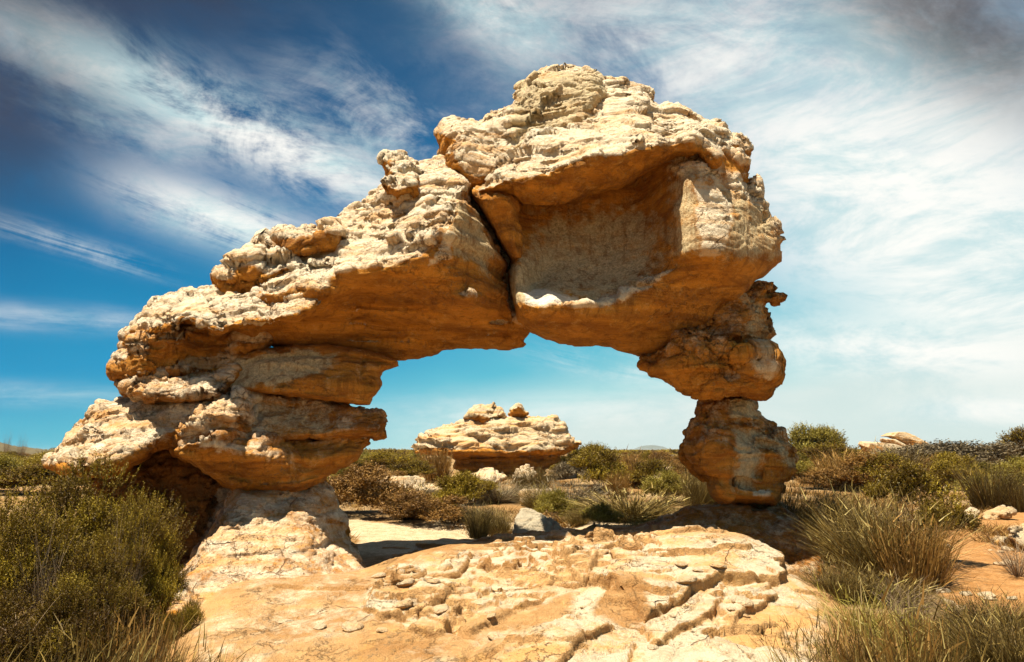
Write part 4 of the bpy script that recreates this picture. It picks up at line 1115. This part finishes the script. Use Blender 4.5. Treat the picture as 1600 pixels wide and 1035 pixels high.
# kind, foot pixel (u, v) on the ground or (u, Y) when the foot is out of sight, width and height in pixels, turn, label
PLANTS = [
    ('heath', (110, 5.7), 245, 706, 0.3, 'tallest olive heath shrub against the left end of the arch'),
    ('heath', (200, 5.3), 160, 764, 2.1, 'bright olive heath shrub in front of the dark hollow beside the arch pedestal'),
    ('heath', (0, 4.9), 240, 762, 4.0, 'olive heath shrub with bare pale twigs cut off by the left photo edge'),
    ('heath', (130, 4.6), 190, 830, 5.5, 'olive heath shrub below the bright one and above the reeds'),
    ('heath_dark', (60, 4.2), 250, 850, 1.1, 'dark brown lower heath shrub behind the reeds in the bottom left corner'),
    ('heath_dark', (275, 4.95), 80, 905, 5.2, 'small dark heath shrub at the lit foot of the arch pedestal'),
    ('reed_lean', (20, 3.5), 230, 915, 0.2, 'leaning brown reed tussock lowest in the bottom left corner'),
    ('reed_lean', (130, 3.6), 230, 920, 0.9, 'leaning brown reed tussock below the dark heath shrub'),
    ('reed_lean', (225, 3.7), 200, 930, 5.9, 'leaning brown reed tussock spilling onto the bedrock edge at left'),
    ('gold_grass', (190, 4.1), 130, 885, 1.9, 'thin straw coloured grass tuft standing among the reeds at left'),
    ('twigs', (6, 40), 16, 664, 0.0, 'thin dead stems on the far left skyline nearest the photo edge'),
    ('twigs', (30, 42), 18, 668, 1.3, 'leaning dead stem on the far left skyline'),
    ('twigs', (55, 4.7), 110, 780, 0.6, 'bare pale twigs poking out of the left foreground shrubs'),
    ('twigs', (185, 5.0), 90, 770, 2.6, 'bare pale twigs on the bright heath shrub before the dark hollow'),
    # through the opening
    ('gold_bush', (570, 806), 120, 70, 0.4, 'rounded straw brown bush just right of the arch pedestal'),
    ('yellow_bush', (535, 775), 66, 40, 0.9, 'yellow green bush peeping out behind the arch pedestal'),
    ('dark_tussock', (650, 790), 90, 48, 1.4, 'dark brown tussock in front of the flat pale slab'),
    ('grey_bush', (672, 800), 60, 36, 2.4, 'small blue grey bush between two brown bushes under the arch'),
    ('gold_bush', (665, 818), 110, 46, 2.0, 'low golden brown bush on the pale sand under the arch'),
    ('olive_bush', (712, 808), 80, 60, 3.0, 'brown olive bush with orange tips on the pale sand'),
    ('gold_grass', (683, 752), 70, 56, 3.3, 'tall golden grass clump left of the mushroom rock'),
    ('grey_tussock', (778, 785), 90, 52, 0.0, 'wide silvery grey tussock in front of the mushroom rock'),
    ('reed_upright', (747, 842), 34, 62, 0.5, 'dark upright twiggy plant rising from the shadowed ridge'),
    ('reed_lean', (778, 836), 80, 50, 2.6, 'brown seedy reeds beside the pointed grey boulder'),
    ('grey_tussock', (893, 797), 100, 66, 1.0, 'silver grey tussock with dark core right of the mushroom rock'),
    ('dark_tussock', (985, 812), 140, 76, 2.0, 'large dark spiky tussock in the middle of the opening'),
    ('yellow_bush', (1046, 788), 66, 46, 4.0, 'bright yellow green bush left of the pillar'),
    ('olive_bush', (938, 768), 84, 60, 5.0, 'green bush between the spiky tussock and the mushroom rock'),
    ('yellow_bush', (925, 745), 80, 44, 1.2, 'pale yellow topped bush behind the green bush'),
    ('gold_grass', (988, 762), 56, 58, 2.2, 'brown grass clump behind the large dark spiky tussock'),
    ('reed_lean', (1092, 792), 80, 76, 0.0, 'dark reed clump touching the left side of the pillar'),
    ('yellow_bush', (868, 818), 56, 46, 2.7, 'small yellow green bush right of the pointed grey boulder'),
    ('green_tussock', (1000, 826), 60, 26, 0.7, 'small green grass tuft on the shadowed ridge crest'),
    ('reed', (905, 822), 40, 30, 3.7, 'tiny brown reed tuft behind the shadowed ridge'),
    ('reed_upright', (748, 745), 40, 30, 1.7, 'brown reeds growing at the mushroom rock foot'),
    ('reed', (835, 772), 70, 46, 2.9, 'dark reeds growing in front of the mushroom rock right stem'),
    ('gold_bush', (600, 760), 60, 26, 2.2, 'brown scrub bush behind the flat pale slab'),
    ('olive_bush', (612, 742), 80, 30, 0.2, 'rounded green bush left of the tall golden grass'),
    ('yellow_bush', (570, 738), 60, 28, 5.2, 'green bush nearest the arch slab tip on the far plain'),
    ('gold_bush', (1045, 735), 60, 26, 1.2, 'brown bush in front of the pale strip behind the pillar'),
    ('reed', (640, 812), 70, 50, 0.9, 'brown reed tuft at the near edge of the lit sand'),
    ('gold_bush', (540, 800), 60, 60, 4.4, 'tall straw brown bush close behind the arch pedestal'),
    ('olive_bush', (742, 790), 60, 40, 1.1, 'brown olive bush left of the silvery grey tussock'),
    ('grey_tussock', (735, 815), 60, 44, 2.3, 'grey tussock on the sand left of the pointed boulder'),
    ('reed', (845, 800), 60, 50, 2.6, 'brown reed tuft left of the silver grey tussock'),
    ('dark_tussock', (915, 812), 60, 40, 0.6, 'small dark tussock between two large tussocks'),
    ('yellow_bush', (940, 825), 50, 34, 3.1, 'low yellow green bush on the sand behind the shadowed ridge'),
    ('gold_grass', (965, 780), 50, 46, 4.1, 'straw coloured grass left of the large dark spiky tussock'),
    ('olive_bush', (1015, 765), 60, 40, 2.1, 'olive bush behind the bright yellow green bush'),
    ('grey_bush', (900, 760), 60, 40, 0.4, 'grey bush at the right end of the mushroom rock'),
    ('olive_bush', (640, 755), 70, 30, 3.4, 'dark olive bush at the back edge of the long flat slab'),
    ('gold_bush', (590, 785), 60, 30, 5.4, 'low brown bush in front of the long flat slab'),
    ('gold_bush', (1075, 765), 50, 36, 0.4, 'brown bush in front of the slab behind the pillar'),
    ('reed_upright', (1030, 752), 50, 40, 0.3, 'brown reeds on the skyline left of the pillar'),
    # right side
    ('reed_lean', (1250, 7.9), 190, 715, 0.0, 'tall dark reeds leaning right behind the pillar'),
    ('reed', (1330, 7.6), 170, 735, 1.0, 'dark grey reed tussock over the shadow pool right of the pillar'),
    ('reed', (1385, 6.6), 230, 722, 2.0, 'large dark brown reed tussock beside the orange path'),
    ('flower_bush', (1440, 6.9), 160, 722, 0.6, 'loose shrub dotted with pale flowers beside the orange path'),
    ('gold_grass', (1430, 6.2), 170, 770, 0.2, 'arching straw stems at the foot of the flowering shrub'),
    ('reed_upright', (1548, 797), 90, 84, 0.0, 'upright dark reed clump behind the flat pale stones'),
    ('reed_upright', (1595, 800), 70, 60, 1.0, 'upright reed clump at the right edge above the path'),
    ('gold_grass', (1320, 765), 130, 66, 1.5, 'golden brown reeds behind the shadow pool'),
    ('reed_upright', (1400, 760), 110, 70, 2.5, 'rusty brown reeds behind the flowering shrub'),
    ('olive_bush', (1290, 745), 120, 44, 3.5, 'wide olive bush below the round tree like bush'),
    ('grey_bush', (1480, 745), 160, 56, 1.5, 'wide grey green bush right of the tilted slabs'),
    ('grey_bush', (1420, 740), 80, 30, 4.5, 'grey bush directly under the tilted slabs'),
    ('olive_bush', (1550, 735), 90, 34, 2.5, 'dark brown green bush on the right skyline'),
    ('olive_bush', (1610, 740), 80, 60, 0.5, 'olive bush cut off by the right photo edge'),
    ('green_tussock', (1350, 4.9), 210, 868, 0.0, 'fresh yellow green grass tussock at the right end of the bedrock'),
    ('twigs', (1425, 4.7), 120, 880, 0.0, 'bare pale twigs sticking up beside the yellow green grass'),
    ('reed', (1350, 3.75), 260, 900, 0.5, 'large dark reed tussock on the bedrock edge in the lower right'),
    ('reed', (1480, 3.6), 270, 905, 1.5, 'dark reed tussock in the middle of the lower right corner'),
    ('reed', (1590, 3.8), 230, 890, 2.5, 'dark reed tussock filling the bottom right corner'),
    ('gold_grass', (1430, 3.9), 200, 880, 2.5, 'straw coloured stalks standing among the lower right reeds'),
    ('reed', (1290, 4.3), 150, 925, 3.1, 'sparse dark reed tuft creeping over the right end of the bedrock'),
    ('green_tussock', (1420, 4.4), 190, 905, 2.2, 'green grass tussock behind the lower right reeds'),
    ('reed', (1545, 4.6), 190, 900, 4.4, 'brown reed tussock at the near end of the orange path'),
    ('reed', (1310, 5.8), 130, 850, 0.4, 'dark reeds in the shadow at the foot of the pillar rock'),
    ('dark_tussock', (1385, 5.7), 130, 845, 1.4, 'low dark tussock between the shadow pool and the green grass'),
    ('twigs', (1590, 6.4), 110, 825, 2.0, 'brown twiggy shrub by the stones at the right edge'),
]
for kind, (u_, v_), wpx, hpx, rz, label in PLANTS:
    if v_ < 50:
        Y_ = v_
        x_ = (u_ - 800) / FPX * Y_ / math.cos(PITCH)
        for _ in range(4):
            z_ = float(ground_z(np.array([x_]), np.array([Y_]))[0])
            f_ = Y_ * math.cos(PITCH) + (z_ - 1.6) * math.sin(PITCH)
            x_ = (u_ - 800) / FPX * f_
        p = np.array([x_, Y_, z_])
        top = True
    else:
        p = ground_at(u_, v_)
        top = False
        wpx, hpx = wpx * 1.12, hpx * 1.2
    m_px = (p[1] * math.cos(PITCH) + (p[2] - 1.6) * math.sin(PITCH)) / FPX
    if top: hpx = max(0.15, (at(u_, hpx, p[1])[2] - p[2])) / m_px * (0.84 if kind.startswith('heath') else 0.97)
    s_ = (wpx * m_px / 1.05, wpx * m_px / 1.05, hpx * m_px)
    if kind in ('reed', 'reed_lean', 'green_tussock', 'reed_upright', 'gold_grass'):
        s_ = (hpx * m_px * 0.5 + wpx * m_px * 0.5,) * 2 + (hpx * m_px,)
    plant(NAMES[kind], kind, KINDS[kind], p - np.array([0, 0, 0.02]), rz, s_, label, CATS[NAMES[kind]])

# the round bush on the skyline
pr = at(1277, 712, 45.0)
o = plant('round_bush', 'round', lambda: [('crown', shrub_mesh(2600, 0.52, 0.5, 1.0, 0.05, 9, 491, 0.6, 0.008, 24, bright=0.55), YELLOW), ('stems', twig_mesh(40, 0.4, 0.4, 0.8, 492, 0.02), TWIG)],
          (pr[0], 45.0, float(ground_z(np.array([pr[0]]), np.array([45.0]))[0])), 0, (3.3, 3.3, 2.75), 'round olive bush standing alone on the skyline right of the pillar', 'bush')

# scrub across the plain, every bush by itself out to where they merge
rng = random.Random(77)
cnt = 0
FARK = [('olive_bush', 'low dark olive scrub bush on the far plain', 'olive scrub bushes of the far plain'), ('yellow_bush', 'low yellow green scrub bush on the far plain', 'yellow green scrub bushes of the far plain'),
        ('gold_bush', 'low brown scrub bush on the far plain', 'brown scrub bushes of the far plain'), ('grey_bush', 'low grey scrub bush on the far plain', 'grey scrub bushes of the far plain')]
while cnt < 210:
    Y_ = 16 * math.exp(rng.random() ** 0.8 * math.log(130 / 16))
    u_ = rng.choice([rng.uniform(530, 1110), rng.uniform(1180, 1640), rng.uniform(530, 1640), rng.uniform(-20, 120)])
    x_ = (u_ - 800) / FPX * Y_
    if abs(x_ + 0.7) < 4.6 and Y_ < 33: continue
    if 12 < x_ < 27 and 30 < Y_ < 48 and u_ > 1330 and u_ < 1470: continue
    z_ = float(ground_z(np.array([x_]), np.array([Y_]))[0])
    kind, label, grp = FARK[rng.choices(range(4), (4, 2, 3, 2))[0]]
    w_ = rng.uniform(0.9, 2.3)
    hcap = 1.6 - z_ + rng.uniform(-0.25, 0.12) * (Y_ / 40) ** 0.5
    plant('scrub_bush', kind, KINDS[kind], (x_, Y_, z_ - 0.03), rng.uniform(0, 6.28), (w_, w_, min(rng.uniform(0.6, 1.3), max(hcap, 0.5))), label, 'bush', grp)
    cnt += 1
# beyond that the scrub reads as one carpet
rs = np.random.default_rng(5)
n_ = 5200
Yv = 110 * np.exp(rs.uniform(0, 1, n_) * math.log(1500 / 110))
xv = rs.uniform(-0.95, 0.95, n_) * Yv
zv = ground_z(xv, Yv)
Vs, Qs, Zs = [], [], []
base_, bq, bz = shrub_mesh(46, 0.55, 0.5, 0.9, 0.22, 4, 95, 0.7, 0.02, 8, bright=0.45)
for i in range(n_):
    s_ = rs.uniform(0.9, 1.9) * (1 + Yv[i] / 700)
    Vs.append(base_ * np.array([s_ * 1.3, s_ * 1.3, s_ * 0.62]) + np.array([xv[i], Yv[i], zv[i]]))
    Qs.append(bq + i * len(base_))
    Zs.append(np.clip(bz + rs.uniform(-0.25, 0.25), 0, 1))
o = mesh_obj('scrub', np.concatenate(Vs), np.concatenate(Qs), OLIVE, None, np.concatenate(Zs), smooth=False)
tag(o, 'distant dark scrub merging into one line along the horizon', 'scrub', None, 'stuff')

# ------------------------------------------------------------------ other rocks
M_FAR = rock_material('far_sandstone', ns=2.2, pale=(0.68, 0.54, 0.35), tint=0.8)
M_STONE = rock_material('field_stone', ns=1.0, pale=(0.62, 0.49, 0.32), orange=(0.50, 0.28, 0.11), deep=(0.32, 0.16, 0.05), tint=0.5)
YM = 29.0
MUSH = empty('mushroom_rock', at(775, 745, YM))
tag(MUSH, 'layered pale mushroom shaped rock outcrop seen through the arch opening', 'rock outcrop')
KM = dict(mat=M_FAR, parent=MUSH, ns=2.0, step=1.0, vox=0.022)
relief('layered_cap', [(648, 708), (650, 695), (660, 680), (664, 672), (690, 664), (722, 655), (740, 650), (800, 652), (840, 653), (862, 652), (880, 662), (888, 680), (903, 692), (896, 704), (884, 712), (800, 716), (730, 716), (690, 713)],
       [(660, 700, 28.2), (700, 690, 27.6), (760, 700, 27.3), (830, 700, 27.4), (880, 695, 28.0), (740, 665, 28.2), (800, 665, 28.2), (860, 668, 28.4), (770, 680, 27.7)], 29.5, r=12, thick=1.6, beds=(0.085, 0.10, 0.015), edge=2.2, seed=201, rough=(0.75, 0.85), strata=0, lumps=0.22, flat=0.22, **KM)
relief('rock_stem', [(705, 706), (885, 706), (872, 722), (850, 735), (846, 752), (760, 756), (725, 752), (712, 725)], [(750, 720, 28.8), (800, 720, 28.3), (850, 720, 28.7), (780, 740, 28.5), (840, 742, 28.6)], 29.6, r=7, thick=1.0, beds=(0.07, 0.04, 0.0), edge=1, seed=202, rough=(0.3, 0.7), strata=1.4, lumps=0.6, crust=0.5, **KM)
relief('crowning_boulder', [(722, 658), (735, 640), (752, 632), (770, 632), (784, 645), (792, 656), (770, 662), (740, 662)], [(750, 645, 28.6), (770, 645, 28.6), (735, 655, 28.5)], 29.2, r=9, thick=0.6, edge=2, seed=203, rough=(0.8, 1), lumps=0.7, **KM)
relief('crowning_boulder', [(790, 648), (798, 636), (810, 629), (822, 636), (828, 648), (818, 654), (800, 654)], [(808, 642, 28.6), (820, 645, 28.7)], 29.1, r=8, thick=0.6, edge=2, seed=204, rough=(0.8, 1), lumps=0.7, **KM)


def stone(name, outline, ctrl, mid, label, seed, r=8, thick=0.3, ns=1.0, cat='stone', mat=None, vox=0.016, group=None, parts=None, **kw):
    base_p = at(np.mean([q_[0] for q_ in outline]), max(q_[1] for q_ in outline), mid)
    o_ = relief(name, outline, ctrl, mid, mat or M_STONE, None, r=r, thick=thick, seed=seed, ns=ns, vox=vox, loc=base_p, step=kw.pop('step', 1.0), edge=kw.pop('edge', 1.5), rough=kw.pop('rough', (0.3, 0.6)), **kw)
    return tag(o_, label, cat, group)


def plate(name, front, Y_, thick, label, seed):
    """a thick broken plate: its near face traced, its real depth behind"""
    rs_ = np.random.default_rng(seed)
    bm_f = at(np.array([q_[0] for q_ in front]), np.array([q_[1] for q_ in front]), np.full(len(front), Y_))
    n__ = len(bm_f)
    bk = bm_f + np.array([0.25, thick, 0.12]) + rs_.normal(size=(n__, 3)) * 0.08
    V_ = np.concatenate([bm_f, bk]); ctr = V_.mean(0)
    tri = []
    Vc = np.concatenate([V_, [bm_f.mean(0) - np.array([0, 0.15, 0]), bk.mean(0) + np.array([0, 0.15, 0])]])
    qd = []
    for i in range(n__):
        j = (i + 1) % n__
        qd.append((j, i, i + n__, j + n__))
    for i in range(0, n__, 2):
        a_, b_, c_ = i, (i + 1) % n__, (i + 2) % n__
        qd.append((2 * n__, a_, b_, c_))
        qd.append((2 * n__ + 1, c_ + n__, b_ + n__, a_ + n__))
    Vr, Qr = remesh(Vc, np.array(qd), 0.035)
    Nr = normals(Vr, Qr)
    Vr = rockify(Vr, Qr, np.full(len(Vr), 0.25), seed, 2.0, 0.0, 0.3, 0.5, 0.7, (0.12, 0.03, 0.4))
    Zr = np.zeros((len(Vr), 3)); Zr[:, 0] = 0.35 + 0.5 * sstep(Nr[:, 2], -0.1, 0.4)
    o_ = mesh_obj(name, Vr, Qr, M_FAR, None, Zr, loc=at(front[0][0], max(q_[1] for q_ in front), Y_))
    return tag(o_, label, 'rock')


plate('tilted_rock', [(1395, 682), (1403, 675), (1416, 675), (1432, 682), (1452, 693), (1462, 704), (1442, 706), (1400, 686)], 37.0, 1.6, 'upper pale slab tilted on the right skyline', 211)
plate('tilted_rock', [(1394, 687), (1400, 686), (1420, 697), (1442, 708), (1440, 716), (1424, 712), (1405, 700), (1396, 692)], 36.8, 1.8, 'narrow slab wedged under the tilted one on the skyline', 213)
plate('flat_rock', [(1356, 700), (1360, 692), (1385, 692), (1405, 696), (1424, 703), (1420, 712), (1390, 708), (1362, 710)], 36.6, 1.6, 'lower flat pale slab left of the tilted one on the skyline', 212)


def depth(v_):
    return float(ground_at(800, v_)[1])


def field_stone(name, outline, label, seed, fat=0.5, ns=None, **kw):
    """a low stone lying on the ground; its near foot decides how far it is"""
    vb = max(q_[1] for q_ in outline); vt = min(q_[1] for q_ in outline)
    um = np.mean([q_[0] for q_ in outline]); w_ = max(q_[0] for q_ in outline) - min(q_[0] for q_ in outline)
    Y_ = float(ground_at(um, vb - 1)[1])
    dp = w_ * Y_ / FPX * fat
    us = np.linspace(min(q_[0] for q_ in outline), max(q_[0] for q_ in outline), 5)[1:-1]
    ct = []
    for f_, dd in ((0.15, 0.85), (0.45, 0.45), (0.85, 0.12)):
        ct += [(u_, vt + f_ * (vb - vt), Y_ + dd * dp) for u_ in us]
    outl = [(q_[0], q_[1] + (3 if q_[1] > vb - 3 else 0)) for q_ in outline]
    return stone(name, outl, ct, Y_ + dp, label, seed, r=4, thick=dp * 0.4, ns=ns or max(0.8, Y_ / 9), **kw)


field_stone('flat_boulder', [(548, 779), (556, 754), (600, 752), (650, 752), (682, 758), (690, 768), (660, 780), (600, 784)], 'long flat pale slab lying under the arch at left', 221, 0.25)
field_stone('boulder', [(676, 784), (682, 764), (692, 754), (715, 755), (745, 763), (752, 772), (730, 782), (700, 788)], 'pale boulder right of the long flat slab', 222, 0.4)
field_stone('boulder', [(812, 788), (816, 770), (840, 766), (868, 766), (880, 778), (860, 792), (830, 794)], 'square pale boulder beside the silver grey tussock', 223, 0.4)
field_stone('pointed_boulder', [(800, 836), (806, 806), (815, 794), (835, 798), (862, 812), (884, 832), (850, 842), (820, 842)], 'pointed grey boulder on the shadowed ridge', 224, 0.4, lumps=0.35, beds=None, mat=rock_material('grey_stone', pale=(0.52, 0.45, 0.32), orange=(0.36, 0.29, 0.18), deep=(0.17, 0.13, 0.08), tint=0.1))
field_stone('boulder', [(724, 754), (735, 742), (760, 732), (790, 734), (795, 748), (770, 758), (740, 758)], 'pale boulder at the left foot of the mushroom rock', 225, 0.4)
field_stone('boulder', [(800, 752), (804, 734), (815, 727), (835, 728), (842, 742), (830, 756)], 'pale boulder at the right foot of the mushroom rock', 226, 0.4)
field_stone('flat_boulder', [(868, 742), (876, 733), (895, 730), (904, 738), (900, 746), (880, 748)], 'small flat boulder right of the mushroom rock', 227, 0.5)
field_stone('flat_boulder', [(1015, 750), (1025, 737), (1060, 735), (1095, 737), (1100, 752), (1060, 757)], 'flat pale slab behind the pillar', 228, 0.3)
field_stone('flat_stone', [(1500, 812), (1498, 800), (1515, 795), (1530, 797), (1532, 810), (1515, 816)], 'left of the two flat pale stones by the path', 231, 0.6)
field_stone('flat_stone', [(1528, 812), (1530, 800), (1555, 797), (1578, 799), (1582, 808), (1555, 814)], 'right of the two flat pale stones by the path', 232, 0.5)
field_stone('flat_stone', [(1575, 840), (1578, 818), (1600, 814), (1640, 815), (1640, 862), (1600, 860)], 'pale stone ledge at the right photo edge', 233, 0.5)
field_stone('flat_stone', [(1553, 850), (1556, 842), (1568, 839), (1574, 846), (1566, 852)], 'small pale stone lying on the orange path', 234, 0.6)


def flake(outline, Y_, label, seed, tilt=0.10):
    """a loose plate of rock lying on the bedrock"""
    vb = max(q_[1] for q_ in outline); vt = min(q_[1] for q_ in outline)
    ct = [(q_[0], q_[1], Y_ + tilt * (vb - q_[1]) / (vb - vt) * 4) for q_ in outline]
    return stone('rock_flake', outline, ct, Y_ + 0.22, label, seed, r=3, thick=0.10, cat='rock flake', lumps=0.4, edge=1.2, mat=M_PAVE, vox=0.012, crust=0.95)


flake([(460, 968), (480, 961), (505, 960), (512, 966), (490, 976), (470, 982), (458, 976)], 4.85, 'loose pale flake on the sandy rock below the pedestal', 241)
flake([(478, 1016), (500, 1002), (525, 988), (542, 982), (538, 996), (515, 1012), (490, 1026)], 4.5, 'loose pale flake nearest the bottom edge of the bedrock', 242)
flake([(1156, 852), (1166, 842), (1186, 846), (1206, 858), (1219, 866), (1214, 882), (1190, 872), (1170, 862)], 6.2, 'pale block perched on the bedrock under the pillar foot', 243)

# loose chips on the bedrock and the path
rs = np.random.default_rng(41)
sph = []
for k_ in range(3):
    o_ = stone('stone_chip', [(700, 1000), (712, 988), (735, 984), (752, 992), (756, 1004), (738, 1012), (712, 1010)], [(715, 998, 4.46), (735, 995, 4.45), (745, 1002, 4.46), (728, 1005, 4.43)], 4.55, None, 251 + k_, r=6, thick=0.08, mat=M_STONE, lumps=0.4, edge=2.5, vox=0.012, beds=None, cat=None)
    sph.append(o_.data)
    bpy.data.objects.remove(o_)
bx_, by_ = BED[:, 0], BED[:, 1]
n_ = 0
while n_ < 46:
    if n_ < 30:
        u_, v_ = rs.uniform(420, 1180), rs.uniform(880, 1030)
        y_ = 4.1 + (1035 - v_) / 150 * 2.0
        c_ = at(u_, v_, y_)
        i_ = int(np.argmin((bx_ - c_[0]) ** 2 + (by_ - c_[1]) ** 2))
        p_ = BED[i_]
    else:
        p_ = ground_at(rs.uniform(1440, 1600), rs.uniform(830, 960))
    o_ = bpy.data.objects.new('stone_chip', sph[n_ % 3])
    COL.objects.link(o_)
    f_ = rs.uniform(0.25, 0.8)
    put(o_, tuple(p_ - np.array([0, 0, 0.022 * f_])), rs.uniform(0, 6.28), (f_, f_ * 0.8, f_ * 0.7))
    tag(o_, 'small loose stone chip lying on the pale bedrock' if n_ < 30 else 'small loose stone chip lying on the orange path', 'stone', 'loose chips on the bedrock' if n_ < 30 else 'loose chips on the path')
    n_ += 1

# hill far off, low ridge at the left
hx = np.linspace(-1, 1, 60); hy = np.linspace(-1, 1, 30)
HX, HY = np.meshgrid(hx, hy)


def hill(name, u_, Y_, wpx, hpx, mat, seed, dy=0.6, rough_=0.2):
    c_ = at(u_, 705, Y_)
    w_ = wpx * Y_ / FPX / 2
    q_ = np.stack([HX.ravel() * 3 + seed, HY.ravel() * 3, 0 * HX.ravel()], 1)
    hz = (hpx * Y_ / FPX + 1.1) * np.clip((1 - HX ** 2) * (1 - HY ** 2), 0, 1) ** 0.7 * (1 + rough_ * fbm(q_, 5, seed).reshape(HX.shape)) - 0.6
    Vh = np.stack([(c_[0] + HX * w_).ravel(), (Y_ + HY * w_ * dy).ravel(), (0.5 + hz).ravel()], 1)
    id_ = np.arange(HX.size).reshape(HX.shape)
    Qh = np.stack([id_[:-1, :-1].ravel(), id_[:-1, 1:].ravel(), id_[1:, 1:].ravel(), id_[1:, :-1].ravel()], 1)
    o_ = mesh_obj(name, Vh, Qh, mat, None, np.full((len(Vh), 3), 0.2))
    o_['kind'] = 'structure'


gm = bpy.data.materials['sandy_ground']
mm = bpy.data.materials.new('mountain_rock'); mm.use_nodes = True
mm.node_tree.nodes['Principled BSDF'].inputs['Base Color'].default_value = (0.10, 0.12, 0.115, 1)
mm.node_tree.nodes['Principled BSDF'].inputs['Roughness'].default_value = 0.9
hill('hill', 1018, 4500, 60, 9, mm, 3, 0.6, 0.1)
m2 = mm.copy(); m2.name = 'scrub_ridge'
m2.node_tree.nodes['Principled BSDF'].inputs['Base Color'].default_value = (0.085, 0.066, 0.03, 1)
hill('ridge', 10, 90, 300, 17, m2, 8, 0.3, 0.8)

# dead grass and litter between the bushes, too much to count
rs = np.random.default_rng(15)
tb, tq, tz = tussock_mesh(34, 0.10, 0.20, 0.8, 0.012, 99, (0, 0), 0.3, 2, 0)
Vs, Qs, Zs = [], [], []
m_ = 0
while m_ < 2600:
    Y_ = 8.6 * math.exp(rs.uniform() * math.log(45 / 8.6))
    u_ = rs.choice([rs.uniform(520, 1110), rs.uniform(1190, 1620)])
    if m_ % 8 == 0: Y_, u_ = rs.uniform(3.6, 8.6), rs.uniform(1400, 1640)
    x_ = (u_ - 800) / FPX * Y_
    if vnoise(np.array([[x_ * 0.6, Y_ * 0.35, 3.0]]), 8)[0] < -0.1: continue
    z_ = float(ground_z(np.array([x_]), np.array([Y_]))[0])
    a_ = rs.uniform(0, 6.28); c_, n_s = math.cos(a_), math.sin(a_)
    s_ = rs.uniform(0.5, 1.5) * (0.8 + Y_ / 40)
    R2 = np.array([[c_, -n_s, 0], [n_s, c_, 0], [0, 0, 1]])
    Vs.append((tb * s_) @ R2.T + np.array([x_, Y_, z_])); Qs.append(tq + m_ * len(tb)); Zs.append(np.clip(tz + rs.uniform(-0.3, 0.3), 0, 1))
    m_ += 1
o = mesh_obj('dry_grass', np.concatenate(Vs), np.concatenate(Qs), GOLD, None, np.concatenate(Zs), smooth=False)
tag(o, 'short dry grass scattered over the sand between the bushes', 'grass', None, 'stuff')

# ------------------------------------------------------------------ the air over the plain
hzv = [(x_, y_, z_) for z_ in (-3.0, 9.0) for y_ in (-300.0, 6400.0) for x_ in (-6300.0, 6300.0)]
hzq = np.array([(0, 2, 3, 1), (4, 5, 7, 6), (0, 1, 5, 4), (2, 6, 7, 3), (0, 4, 6, 2), (1, 3, 7, 5)])
hm = bpy.data.materials.new('haze_air')
hm.use_nodes = True
hn = NT(hm.node_tree)
pv = hn.new('ShaderNodeVolumePrincipled')
pv.inputs['Color'].default_value = (0.80, 0.88, 0.92, 1)
pv.inputs['Density'].default_value = 0.00011
ho = hn.new('ShaderNodeOutputMaterial')
hn.t.links.new(pv.outputs[0], ho.inputs['Volume'])
hz = mesh_obj('haze', np.array(hzv), hzq, hm, None, None, smooth=False)
tag(hz, 'thin pale air softening the farthest hill on the horizon', 'haze', None, 'stuff')
